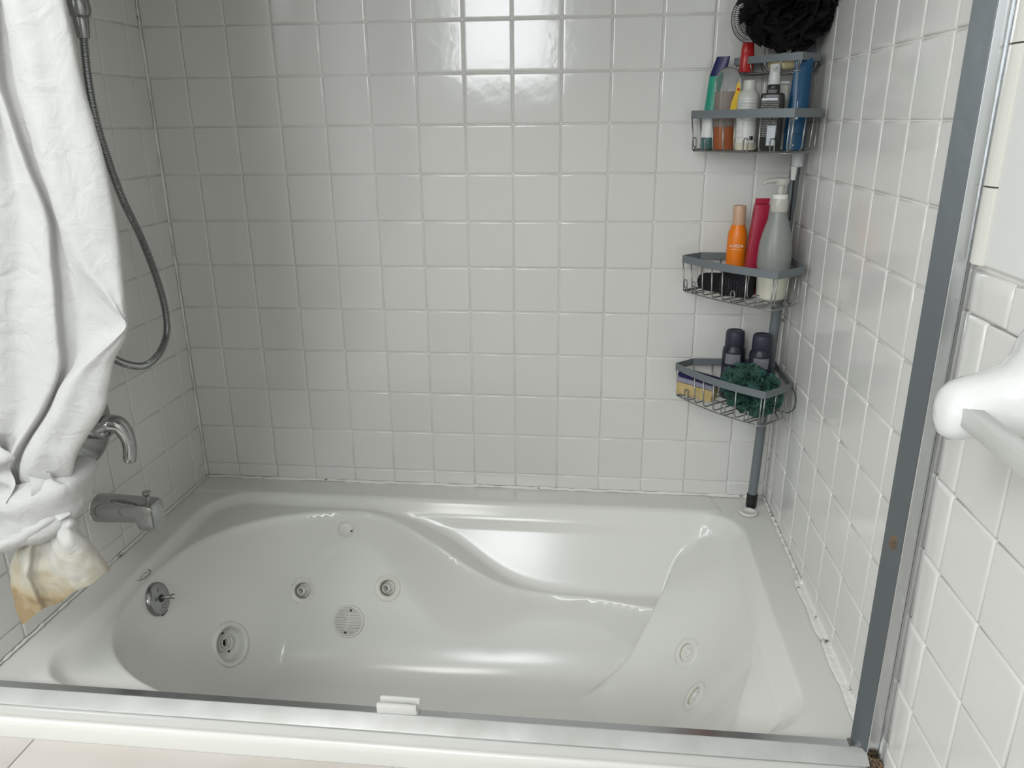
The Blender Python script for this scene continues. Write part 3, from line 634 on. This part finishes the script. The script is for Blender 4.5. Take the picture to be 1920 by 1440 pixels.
make('bar', xf(rbox(.019, .465, .019, .0015, 2, (-.077, -.252, -.024)), loc=(0, 0, 0)), BARPL, tb, 30, label='clear grey square bar')

# ================================================================ CORNER SHELF POLE
caddy = thing('corner_shelf_pole', 'grey tension pole with four corner wire baskets, standing on the tub rim', 'shower caddy', (1.467, -.051, DECK))
C0 = Vector((1.467, -.051, DECK))
def cd(VF): return xf(VF, loc=-C0)
def pole_at(z): return Vector((1.467+.026*(z-DECK), -.051, z))
make('pole', cd(tube([pole_at(DECK+.012), pole_at(1.36)], .0112, 20)), GREYMETAL, caddy, 40)
make('pole', cd(tube([pole_at(1.34), pole_at(2.39)], .0088, 20)), GREYMETAL, caddy, 40, label='thinner upper tube of the pole')
make('rubber_foot', cd(tube([pole_at(DECK+.0005), pole_at(DECK+.004), pole_at(DECK+.036), pole_at(DECK+.037)], [.0120, .0132, .0132, .0118], 20)), BLACKRUB, caddy, 40)
def basket(zr, sc, dep, hooks, nfront=9):
    """pentagonal corner basket: flat rim band, bent wires, little hooks at the front"""
    K = Vector((1.494, -.016, 0)); off = pole_at(zr).x-pole_at(.88).x
    pts = [Vector((1.304, -.016, 0)), Vector((1.260, -.056, 0)), Vector((1.428, -.252, 0)), Vector((1.477, -.206, 0)), Vector((1.494, -.190, 0))]
    pts = [K+(p-K)*sc for p in pts]
    A, Cc = pts[1], pts[2]; nb = Vector((-.76, -.65, 0))
    front = [A.lerp(Cc, t)+nb*(.016*sc*math.sin(PI*t)) for t in np.linspace(0, 1, 15)]
    outline = [pts[0]]+front+[pts[3]]
    loop = [K]+outline+[Vector((K.x, pts[3].y+.0, 0))]
    loop[-1] = Vector((K.x, pts[4].y, 0))
    h = .0155 if dep > .05 else .013
    def bandloop(path, z0, z1, th):
        n = len(path); V, F = [], []
        for i, p in enumerate(path):
            a = (path[i]-path[i-1]).normalized(); b_ = (path[(i+1) % n]-path[i]).normalized()
            t = (a+b_).normalized(); nn_ = Vector((-t.y, t.x, 0)); 
            q = p-nn_*th
            V += [(p.x, p.y, z0), (p.x, p.y, z1), (q.x, q.y, z1), (q.x, q.y, z0)]
        for i in range(n):
            a, c = i*4, ((i+1) % n)*4
            for k in range(4): F.append((a+k, a+(k+1) % 4, c+(k+1) % 4, c+k))
        return V, F
    bk = make('basket', cd(bandloop(loop, zr-h, zr+.001, .0022)), GREYMETAL, caddy, 30)
    zb = zr-dep; r = .0016
    ins = lambda p, k: p+(Vector((1.43, -.09, 0))-p).normalized()*k
    # wires that run down the front, turn under and cross to the back
    ts = np.linspace(.03, .97, nfront)
    for i, t in enumerate(ts):
        p = A.lerp(Cc, t)+nb*(.016*sc*math.sin(PI*t)); q = ins(p, .004)
        d = Vector((.76, .65, 0))
        # far end: where the wire meets the back or right wall side
        s = min((K.x-.004-p.x)/d.x, (-.020-p.y)/d.y); e = p+d*s*.96
        hook = i in hooks
        if hook:
            # short hook standing on the floor of the basket
            side = Vector((.65, -.76, 0)).normalized()*.0052; o_ = nb*.001
            path = [q+side*1.0+d*.03+Vector((0, 0, zb)), q+side+Vector((0, 0, zb)), q+side+o_+Vector((0, 0, zb+.020)), q+side*.6+o_+Vector((0, 0, zb+.0255)), q-side*.6+o_+Vector((0, 0, zb+.0255)), q-side+o_+Vector((0, 0, zb+.020)), q-side+Vector((0, 0, zb+.001)), e-side+Vector((0, 0, zb))]
            make('wire_hook', cd(tube(path, r, 6)), WIRE, bk)
        else:
            path = [p+Vector((0, 0, zr-h+.004))-nb*.001, q+Vector((0, 0, zb+.012)), q+d*.003+Vector((0, 0, zb+.003)), q+d*.010+Vector((0, 0, zb)), e-d*.008+Vector((0, 0, zb)), e-d*.002+Vector((0, 0, zb+.004)), e+Vector((0, 0, zb+.014)), e+Vector((0, 0, zr-h+.004))]
            make('wire', cd(tube(path, r, 6)), WIRE, bk)
    # upright wires at the ends and along the walls
    ups = [pts[0], pts[0].lerp(A, .55), A, Cc, Cc.lerp(pts[3], .6), pts[3], Vector((K.x-.004, pts[3].y*.55, 0)), K+Vector((-.05*sc, -.004, 0)), K+Vector((-.10*sc, -.004, 0)), K+Vector((-.145*sc, -.004, 0))]
    for p in ups:
        q = ins(p, .006)
        make('wire', cd(tube([p+Vector((0, 0, zr-h+.004)), q+Vector((0, 0, zb+.010)), q+Vector((0, 0, zb))+(ins(p, .016)-p)*.5], r, 6)), WIRE, bk)
    ring = [ins(p, .007) for p in loop[1:-1]]
    make('wire', cd(tube([p+Vector((0, 0, zb-.002)) for p in [ins(K, .02)]+ring], r, 6, True)), WIRE, bk)
    for f_ in (.30, .62):
        a = A.lerp(K, f_*.9); c = Cc.lerp(K, f_*.9)
        make('wire', cd(tube([Vector((a.x, a.y, zb-.003)), Vector((c.x, c.y, zb-.003))], r, 6)), WIRE, bk)
    # clamp sleeve on the pole
    p0, p1 = pole_at(zr-.028), pole_at(zr+.006)
    make('clamp', cd(tube([p0, p0.lerp(p1, .1), p0.lerp(p1, .9), p1], [.0128, .0142, .0142, .0128], 16)), GREYMETAL, bk, 40)
basket(.876, 1., .080, (0, 1, 5, 7)); basket(1.134, 1., .080, (0, 1, 5, 7)); basket(1.445, 1., .080, (0, 1, 5, 7)); basket(1.549, .64, .030, (), 5)
F4, F3, F2, F1 = .876-.080+.0016, 1.134-.080+.0016, 1.445-.080+.0016, 1.549-.030+.0016

# ---------------------------------------------------------------- things in the baskets
def label_patch(name, w, h, r, m, parent, z, ang, bend=True, thick=.0004, sx=1., sy=1., dx=0.):
    """a label wrapped round a bottle of radius r"""
    n = 10; rows = []
    for j in range(2):
        row = []
        for i in range(n+1):
            a = ang+((i/n-.5)*w+dx)/r; row.append(((r+thick)*math.cos(a)*sx, (r+thick)*math.sin(a)*sy, z+h*j))
        rows.append(row)
    return make(name, grid(rows), m, parent)
CAMANG = -PI/2-.25        # bottles turn their labels towards the room
def print_lines(name, col, ink, scale, thr=.5):
    """rows of fine print as flat colour on a label"""
    m = mat(name, col, .45); N, L, b = nodes(m)
    tc = N.new('ShaderNodeTexCoord'); wv = N.new('ShaderNodeTexWave'); wv.bands_direction = 'Z'; wv.inputs['Scale'].default_value = scale
    no = N.new('ShaderNodeTexNoise'); no.inputs['Scale'].default_value = 1100; no.inputs['Detail'].default_value = 1
    mu = N.new('ShaderNodeMath'); mu.operation = 'MULTIPLY'; gt = N.new('ShaderNodeMath'); gt.operation = 'GREATER_THAN'; gt.inputs[1].default_value = thr
    mx = N.new('ShaderNodeMix'); mx.data_type = 'RGBA'; mx.inputs['A'].default_value = (*col, 1); mx.inputs['B'].default_value = (*ink, 1)
    L.new(tc.outputs['Object'], wv.inputs['Vector']); L.new(tc.outputs['Object'], no.inputs['Vector'])
    L.new(wv.outputs['Fac'], mu.inputs[0]); L.new(no.outputs['Fac'], mu.inputs[1]); L.new(mu.outputs[0], gt.inputs[0]); L.new(gt.outputs[0], mx.inputs['Factor']); L.new(mx.outputs['Result'], b.inputs['Base Color'])
    return m
NAVY = mat('navy_bottle', (.016, .018, .032), .35)
NAVYCAP = mat('navy_cap', (.033, .035, .055), .45)
NAVYLAB = print_lines('navy_label_print', (.020, .022, .040), (.30, .30, .38), 150, .42)
GREYLAB = print_lines('grey_label_block', (.13, .13, .16), (.30, .30, .34), 330, .30)
# two navy bottles on the lowest basket
def navy(loc, rz, label):
    t = thing('shampoo_bottle', label, 'bottle', loc, (0, 0, rz), 'navy bottles in the lowest basket')
    make('body', lathe([(.0235, 0), (.0258, .003), (.0262, .05), (.0262, .114), (.0248, .122), (.0215, .1265), (.0205, .130)], 36), NAVY, t, 40)
    make('cap', lathe([(.0212, .1285), (.0222, .130), (.0215, .157), (.0205, .1625), (.0175, .1645), (.014, .1625), (.0005, .1622)], 36), NAVYCAP, t, 40)
    make('label', [label_patch_geo(.036, .024, .0263, .088, CAMANG)], GREYLAB, t)
    make('label_print', [label_patch_geo(.040, .030, .0263, .050, CAMANG)], NAVYLAB, t)
    return t
def label_patch_geo(w, h, r, z, ang, sx=1., sy=1., dx=0., th=.0004):
    n = 10
    return grid([[((r+th)*math.cos(ang+((i/n-.5)*w+dx)/r)*sx, (r+th)*math.sin(ang+((i/n-.5)*w+dx)/r)*sy, z+h*j) for i in range(n+1)] for j in range(2)])
navy((1.390, -.062, F4), 0, 'navy bottle in the lowest basket, left of the pole')
navy((1.4455, -.094, F4), .1, 'navy bottle in the lowest basket, right in front of the pole')
# sponge
SP1 = mat('yellow_sponge', (.62, .47, .20), .95, bump=.8, bscale=300, var=(.70, .55, .28), vscale=60)
SP2 = mat('grey_lilac_sponge', (.33, .32, .42), .9, bump=.6, bscale=400)
SP3 = mat('purple_scrub_pad', (.030, .022, .13), .95, bump=1., bscale=700)
sg = thing('sponge', 'yellow bath sponge with a purple scrubbing top, leaning in the lowest basket', 'sponge', (1.3085, -.078, F4), (0, 0, -.50))
tilt = RY(.10)
make('foam', rbox(.090, .040, .030, .004, 2, (0, 0, .0195), tilt), SP1, sg, 40)
make('middle', rbox(.094, .042, .012, .004, 2, (.002, 0, .0410), tilt), SP2, sg, 40)
make('scrub_pad', rbox(.093, .042, .013, .005, 2, (.003, 0, .0535), tilt), SP3, sg, 40)
# loofahs: ruffled ribbons of netting round a knot
def pouf(name, label, loc, R_, sq, m, mcord, n, seed, inner=.45, ruf=.10):
    rg_ = np.random.default_rng(seed)
    t = thing(name, label, 'loofah', loc)
    G = []
    for k in range(n):
        d = Vector(rg_.normal(size=3)); d.normalize(); ax = Vector(rg_.normal(size=3)); ax = (ax-d*ax.dot(d)).normalized(); cr_ = d.cross(ax)
        rows = []; ph = rg_.uniform(0, 6); fr_ = rg_.integers(3, 6); span = rg_.uniform(1.0, 1.9); sh = rg_.uniform(.80, 1.02)
        for i in range(25):
            a = (i/24-.5)*span; row = []
            for j in range(5):
                s = j/4; rad = R_*(inner+(sh-inner)*s)
                w = ruf*s*math.sin(a*fr_*3+ph)+.5*ruf*s*math.sin(a*fr_*7+ph*2)
                p = (d*math.cos(a)+ax*math.sin(a)+cr_*(w*2.2+.06*s)).normalized()*rad*(1+.10*s*math.cos(a*fr_*4+ph))
                row.append((p.x*sq[0], p.y*sq[1], p.z*sq[2]))
            rows.append(row)
        G.append(grid(rows))
    core = lathe([(.001, -R_*.72), (R_*.45, -R_*.55), (R_*.66, -R_*.2), (R_*.68, .1*R_), (R_*.5, R_*.5), (.001, R_*.70)], 18)
    core = xf(core, scale=sq)
    make('netting', G, m, t); make('core', core, m, t)
    return t
GNET = mat('green_netting', (.028, .105, .080), .6, bump=.8, bscale=600, var=(.10, .24, .19), vscale=45)
BNET = mat('black_netting', (.004, .004, .005), .6, bump=.8, bscale=600)
gl = pouf('loofah', 'green mesh loofah filling the front of the lowest basket', (1.415, -.160, F4+.051), .0705, (1.10, .62, .82), GNET, None, 80, 3)
gl.rotation_euler = (0, 0, -.80)
make('cord', tube(spline([(.052, .03, .01), (.078, .042, .015), (.088, .046, -.02), (.076, .040, -.042), (.05, .03, -.038)], 8), .0011, 6), mat('dark_cord', (.02, .04, .035), .7), gl)
# orange bottle
OR = mat('orange_bottle', (.80, .20, .006), .3)
FROST = mat('frosted_cap', (.75, .50, .34), .35, trans=.35)
WHITEINK = mat('white_print', (.80, .78, .72), .5)
ob = thing('orange_bottle', 'slim orange bottle with a frosted cap in the third basket down', 'bottle', (1.3765, -.058, F3), (0, 0, 0))
make('body', lathe([(.0200, 0), (.0215, .002), (.0218, .06), (.0216, .122), (.0200, .134), (.0165, .143), (.0150, .149)], 36), OR, ob, 40)
make('cap', lathe([(.0138, .147), (.0142, .150), (.0138, .188), (.0128, .191), (.0005, .1915)], 32), FROST, ob, 40)
text('brand_print', 'AVEDA', .0092, WHITEINK, ob, Matrix.Translation((-.004, -.0219, .104)) @ RZ(-.14) @ RX(PI/2))
for w_, h_, z_, d_ in ((.026, .0007, .0955, 0), (.010, .0012, .0590, -.006), (.020, .0012, .0530, -.002)):
    make('text_line', label_patch_geo(w_, h_, .0218, z_, CAMANG, dx=d_), WHITEINK, ob)
# crimson tube
PK = mat('crimson_tube', (.36, .018, .050), .3, bump=.15, bscale=200)
pk = thing('crimson_tube', 'tall crimson tube between the orange bottle and the grey pump bottle', 'tube', (1.4010, -.104, F3), (0, 0, .1))
lean = Matrix.Shear('XY', 4, (.055, 0)) if False else Matrix(((1, 0, .075, 0), (0, 1, .02, 0), (0, 0, 1, 0), (0, 0, 0, 1)))
make('body', xf([rbox(.030, .024, .198, .003, 2, (0, 0, .099))], lean), PK, pk, 40)
make('crimp', xf([rbox(.031, .004, .012, .001, 1, (0, 0, .204))], lean), PK, pk, 40)
# grey pump bottle
GB = mat('frosted_grey_bottle', (.29, .305, .295), .35, trans=.15)
LOT = mat('pale_lotion', (.60, .59, .50), .4)
PUMP = mat('clear_pump', (.62, .61, .55), .25, trans=.3)
gp = thing('pump_bottle', 'large frosted grey pump bottle at the right of the third basket', 'bottle', (1.4420, -.144, F3), (0, 0, 0))
make('body', lathe([(.0328, .062), (.0352, .075), (.0352, .095), (.0338, .118), (.0285, .145), (.0215, .168), (.0170, .182), (.0160, .190)], 40), GB, gp, 40)
make('lotion', lathe([(.026, 0), (.0300, .004), (.0318, .03), (.0329, .0622)], 40), LOT, gp, 40, label='lower half showing pale lotion')
make('neck', lathe([(.0172, .187), (.0176, .192), (.0176, .210), (.0165, .213)], 32), PUMP, gp, 40)
make('collar', lathe([(.0150, .212), (.0156, .214), (.0156, .221), (.014, .2225), (.0005, .2225)], 32), PLAST, gp, 40)
pump = make('pump', [lathe([(.0060, .222), (.0060, .241), (.0125, .242), (.0150, .247), (.0150, .2535), (.012, .256), (.0005, .257)], 28), tube([(-.005, -.002, .2515), (-.026, -.008, .2500), (-.037, -.011, .2475), (-.039, -.0115, .243)], [.0062, .0055, .0048, .0042], 12)], PUMP, gp, 40)
# black rolled washcloth
BC = mat('black_cloth', (.010, .010, .012), .9, bump=.8, bscale=500)
STR = mat('grey_stripe_cloth', (.055, .055, .065), .9, bump=.9, bscale=600, var=(.012, .012, .015), vscale=140)
bc = thing('bath_mitt', 'rolled black bath mitt with grey ribbing behind the wires of the third basket', 'mitt', (1.350, -.112, F3), (0, 0, -.42))
pr_ = [(-.064, .004), (-.060, .014), (-.048, .0195), (-.030, .0212), (-.012, .0222), (-.010, .0255), (.02, .027), (.05, .0272), (.058, .0262), (.062, .020), (.063, .001)]
vv, ff = lathe([(r, z) for z, r in pr_], 28)
make('roll', xf((vv, ff), Matrix.Translation((0, 0, .0265)) @ RY(PI/2) @ Matrix.Diagonal((1, .9, 1, 1))), BC, bc, 50)
make('ribbing', xf([lathe([(.0275, a), (.0282, a+.002), (.0275, a+.004)], 28) for a in np.arange(-.008, .050, .0062)], Matrix.Translation((0, 0, .0265)) @ RY(PI/2) @ Matrix.Diagonal((1, .9, 1, 1))), STR, bc)
make('seam', xf(lathe([(.0278, .0525), (.0284, .0535), (.0278, .0545)], 28), Matrix.Translation((0, 0, .0265)) @ RY(PI/2) @ Matrix.Diagonal((1, .9, 1, 1))), mat('pale_thread', (.30, .30, .30), .8), bc)

# second basket, from left to right
GREEN = mat('green_tube', (.02, .30, .20), .35); TWHITE = mat('tube_white', (.72, .74, .73), .35); NAVYP = mat('navy_tube_top', (.012, .012, .085), .35); TEAL = mat('teal_band', (.07, .17, .17), .4)
tu = thing('toothpaste_tube', 'green and white tube with a navy top, leftmost in the second basket', 'tube', (1.2965, -.050, F2), (0, 0, -.35))
def tubewall(z0, z1, w0, w1, d0, d1, sh0, sh1, seg=28):
    rows = []
    for k in range(5):
        t = k/4; w, d, s, z = w0+(w1-w0)*t, d0+(d1-d0)*t, sh0+(sh1-sh0)*t, z0+(z1-z0)*t
        rows.append([(s+w*math.cos(a), d*math.sin(a), z) for a in np.linspace(0, 2*PI, seg+1)[:-1]])
    v, f = grid(rows, True); f += [tuple(range(seg))[::-1], tuple(range(len(v)-seg, len(v)))]
    return v, f
make('base_cap', tubewall(0, .024, .0150, .0155, .0150, .0155, .0, .001), TEAL, tu, 40)
make('lower_body', tubewall(.024, .080, .0158, .0160, .0155, .0140, .001, .005), TWHITE, tu, 40)
make('upper_body', tubewall(.080, .148, .0160, .0170, .0140, .0075, .005, .012), GREEN, tu, 40)
make('end', tubewall(.148, .186, .0170, .0140, .0075, .0030, .012, .022), NAVYP, tu, 40)
CLEAR = mat('clear_plastic', (.93, .94, .95), .06, trans=.93, ior=1.25)
LIQ = mat('amber_body_wash', (.30, .085, .030), .25)
GELG = mat('clear_gel', (.36, .30, .27), .25, trans=.45, ior=1.3)
dm = thing('domed_bottle', 'clear dome-topped bottle with a little amber liquid left', 'bottle', (1.3255, -.087, F2), (0, 0, 0))
make('shell', lathe([(.0245, .116), (.0250, .125), (.0240, .140), (.0200, .152), (.0140, .1595), (.007, .163), (.0005, .164)], 40, 1.05, .8), CLEAR, dm, 60)
make('liquid', lathe([(.0215, 0), (.0225, .003), (.0230, .046), (.0005, .0462)], 40, 1.05, .8), LIQ, dm, 40, label='amber liquid in the bottom third')
make('gel', lathe([(.0230, .0462), (.0245, .116), (.0005, .1162)], 40, 1.05, .8), GELG, dm, 40)
YEL = mat('yellow_plastic', (.72, .47, .03), .4); REDP = mat('red_dot', (.5, .03, .01), .4)
v = [(-.009, .066), (.004, .066), (.0065, .098), (.0105, .100), (.0105, .118), (.0060, .136), (.0030, .130), (.0000, .112), (-.006, .094)]
nv = len(v)
make('sticker', ([(x+.0125, y, z) for y in (-.0236, -.0218) for x, z in v], [tuple(range(nv)), tuple(range(nv, 2*nv))[::-1]]+[(i, (i+1) % nv, nv+(i+1) % nv, nv+i) for i in range(nv)]), YEL, dm, False, label='pointed yellow sticker')
make('sticker_dot', xf(lathe([(.0030, 0), (.0030, .0006), (.0005, .0008)], 16), loc=(.0185, -.0237, .119), rot=RX(PI/2)), REDP, dm, 40)
MILK = mat('milky_bottle', (.66, .66, .62), .35, trans=.25); PAPER = print_lines('white_label_print', (.76, .76, .73), (.10, .10, .10), 190, .44); CREML = mat('cream_lotion', (.62, .59, .47), .4)
wb = thing('lotion_bottle', 'milky bottle with a white printed label, in the middle of the second basket', 'bottle', (1.3640, -.125, F2), (0, 0, 0))
make('body', lathe([(.0205, .016), (.0222, .030), (.0224, .100), (.0205, .110), (.0135, .116), (.0125, .120)], 36), MILK, wb, 40)
make('lotion', lathe([(.0195, 0), (.0212, .003), (.0218, .016), (.0005, .0162)], 36), CREML, wb, 40)
make('cap', lathe([(.0122, .117), (.0126, .119), (.0126, .133), (.0115, .1355), (.0005, .136)], 28), MILK, wb, 40)
make('label', label_patch_geo(.041, .082, .0225, .014, CAMANG), PAPER, wb)
INK = mat('black_ink', (.02, .02, .02), .5)
wide = PAPER2 = print_lines('white_label_bold', (.78, .78, .75), (.04, .04, .04), 120, .33)
make('label_head', label_patch_geo(.041, .024, .0229, .073, CAMANG), PAPER2, wb)
make('bar_code', [label_patch_geo(.0016+.0008*(i % 3), .008, .0230, .020, CAMANG, dx=.0095+.0029*i) for i in range(3)], INK, wb)
BLK = mat('black_bottle', (.016, .016, .014), .3); BLKLAB = print_lines('black_label_print', (.018, .018, .016), (.42, .42, .40), 95, .47); CLRP = mat('frosted_pump_cap', (.72, .73, .72), .3, trans=.35)
pb = thing('pump_bottle', 'black square-shouldered pump bottle with a frosted top in the second basket', 'bottle', (1.4030, -.165, F2), (0, 0, -.25))
make('body', [lathe([(.0215, 0), (.0230, .003), (.0230, .100), (.0225, .106), (.0195, .1085), (.0125, .109), (.0125, .116)], 40, 1, .82, 6.)], BLK, pb, 40)
make('pump_collar', lathe([(.0118, .1155), (.0122, .117), (.0122, .1235), (.011, .125)], 28), BLK, pb, 40)
make('pump_head', [lathe([(.0105, .1245), (.0110, .126), (.0108, .142), (.0100, .145), (.0098, .160), (.0085, .1625), (.0005, .163)], 28), tube([(0, -.004, .155), (0, -.013, .1545), (0, -.0155, .151)], [.004, .0038, .0035], 10)], CLRP, pb, 40)
make('label', rbox(.034, .0008, .070, 0, 1, (-.003, -.0193, .0615)), BLKLAB, pb, False)
SILV = mat('silver_sticker', (.50, .54, .58), .3); make('sticker', rbox(.016, .0008, .038, 0, 1, (.004, -.0199, .029)), print_lines('sticker_print', (.52, .56, .60), (.15, .18, .24), 110, .52), pb, False)
make('label_bar', rbox(.030, .0006, .004, 0, 1, (-.004, -.0199, .0975)), SILV, pb, False)
BX = mat('grey_green_carton', (.42, .42, .37), .4)
gx = thing('carton', 'pale grey-green carton standing behind the black pump bottle', 'box', (1.4330, -.098, F2), (0, 0, -.2))
make('carton', rbox(.030, .022, .128, .002, 1, (0, 0, .064)), BX, gx, 40)
make('lid', rbox(.031, .023, .006, .001, 1, (0, 0, .131)), mat('carton_lid', (.50, .52, .53), .3), gx, 40)
BLU = mat('blue_tube', (.005, .058, .135), .32); 
bt = thing('blue_tube', 'big blue squeeze tube at the right of the second basket', 'tube', (1.4560, -.152, F2), (0, 0, .1))
make('cap', tubewall(0, .032, .0210, .0215, .0190, .0190, 0, 0), BLU, bt, 40)
make('body', tubewall(.0325, .158, .0225, .0180, .0190, .0050, 0, .004), BLU, bt, 40)
make('crimp', tubewall(.158, .173, .0180, .0178, .0050, .0022, .004, .004), BLU, bt, 40)
DROP = mat('white_drop', (.62, .68, .72), .4)
make('drop_print', [xf(lathe([(.0030, 0), (.0030, .0004), (.0003, .0005)], 16), loc=(-.006, -.0178, .062), rot=RX(PI/2+.09), scale=(1, 1, 1)), xf(lathe([(.0016, 0), (.0016, .0004), (.0003, .0005)], 12), loc=(-.007, -.0170, .074), rot=RX(PI/2+.09)), xf(rbox(.0012, .0005, .020, 0, 1), loc=(-.0062, -.0160, .083)), xf(lathe([(.0015, 0), (.0015, .0004), (.0003, .0005)], 12), loc=(-.008, -.0195, .010), rot=RX(PI/2))], DROP, bt, 40)
make('print_lines', [rbox(.007, .0005, .0009, 0, 1, (-.0145, -.0165, .060)), rbox(.006, .0005, .0009, 0, 1, (-.0150, -.0168, .056))], DROP, bt, False)
nb_ = thing('small_bottle', 'small dark bottle with a pale label tucked behind the blue tube', 'bottle', (1.4790, -.105, F2), (0, 0, 0))
make('body', lathe([(.0105, 0), (.0115, .002), (.0115, .060), (.0085, .066), (.0075, .070)], 24), mat('slate_bottle', (.035, .05, .075), .35), nb_, 40)
make('cap', lathe([(.0080, .069), (.0082, .082), (.0005, .083)], 20), NAVYCAP, nb_, 40)
make('label', label_patch_geo(.020, .024, .0116, .028, -PI/2-.2), print_lines('pale_label_print', (.30, .33, .36), (.05, .06, .08), 200, .40), nb_)

# top basket
RED = mat('red_plastic', (.40, .016, .014), .28)
rb = thing('red_bottle', 'small red bottle standing on its cap at the left of the top basket', 'bottle', (1.3640, -.066, F1), (0, 0, .2))
make('body', lathe([(.0135, 0), (.0142, .002), (.0140, .030), (.0128, .036)], 28, 1, .85, 3.), RED, rb, 40)
make('cap', lathe([(.0126, .0355), (.0130, .037), (.0118, .054), (.0105, .057), (.0005, .0575)], 28, 1, .85, 3.), RED, rb, 40)
SOAP = mat('cream_soap', (.62, .53, .30), .4)
so = thing('soap_bar', 'cream soap bar lying in the top basket under the black loofah', 'soap', (1.432, -.100, F1+.001), (0, 0, -.6))
make('bar', xf(lathe([(.001, .0), (.020, .001), (.027, .006), (.029, .013), (.026, .020), (.018, .0245), (.001, .026)], 32, 1.15, .75)), SOAP, so)
bl = pouf('loofah', 'big black mesh loofah piled on the top basket', (1.432, -.105, 1.652), .098, (.98, .88, .95), BNET, None, 90, 11, .5, .10)
# a loose bell of netting at its left, built of real strands
STR_ = []
cx_, R0 = Vector((-.078, -.036, -.036)), .040
for k in range(34):
    a = PI*.38+PI*1.06*k/33
    for s_ in (-1, 1):
        pth = []
        for i in range(9):
            t = i/8; rr_ = R0*(.30+.70*t); aa = a+s_*.13*t*1.0
            pth.append(cx_+Vector((rr_*math.cos(aa)*.98, -.018*math.sin(t*PI)+rng.normal(0, .0004), rr_*math.sin(aa)*1.15)))
        STR_.append(tube(pth, .0005, 3))
for rr_ in (.42, .58, .74, .88, 1.0):
    STR_.append(tube([cx_+Vector((R0*rr_*math.cos(a)*.98, -.018*math.sin(min((rr_-.3)/.7, 1)*PI), R0*rr_*math.sin(a)*1.15)) for a in np.linspace(PI*.36, PI*1.46, 34)], .0005 if rr_ < 1 else .0007, 4))
make('loose_netting', STR_, BNET, bl, True, kind='stuff')
# white hanging handle beside the pole, below the second basket
WH = mat('white_handle', (.66, .66, .68), .3)
sq_ = thing('squeegee', 'white plastic handle hanging beside the pole under the second basket', 'squeegee', (1.4885, -.066, 1.13))
make('head', lathe([(.0095, .198), (.0125, .200), (.0125, .232), (.010, .236)], 24), WH, sq_, 40)
make('strip', xf(rbox(.010, .007, .205, .002, 2, (.004, .012, .100)), rot=RY(-.01)), WH, sq_, 40)
make('clip', xf([lathe([(.0048, .172), (.0052, .174), (.0066, .192), (.0080, .200)], 20)], loc=(-.009, -.014, 0)), PLAST, sq_, 40)
make('blade', rbox(.003, .005, .10, .0008, 1, (-.004, .0, .135)), BLACKRUB, sq_, 40, label='black rubber edge')
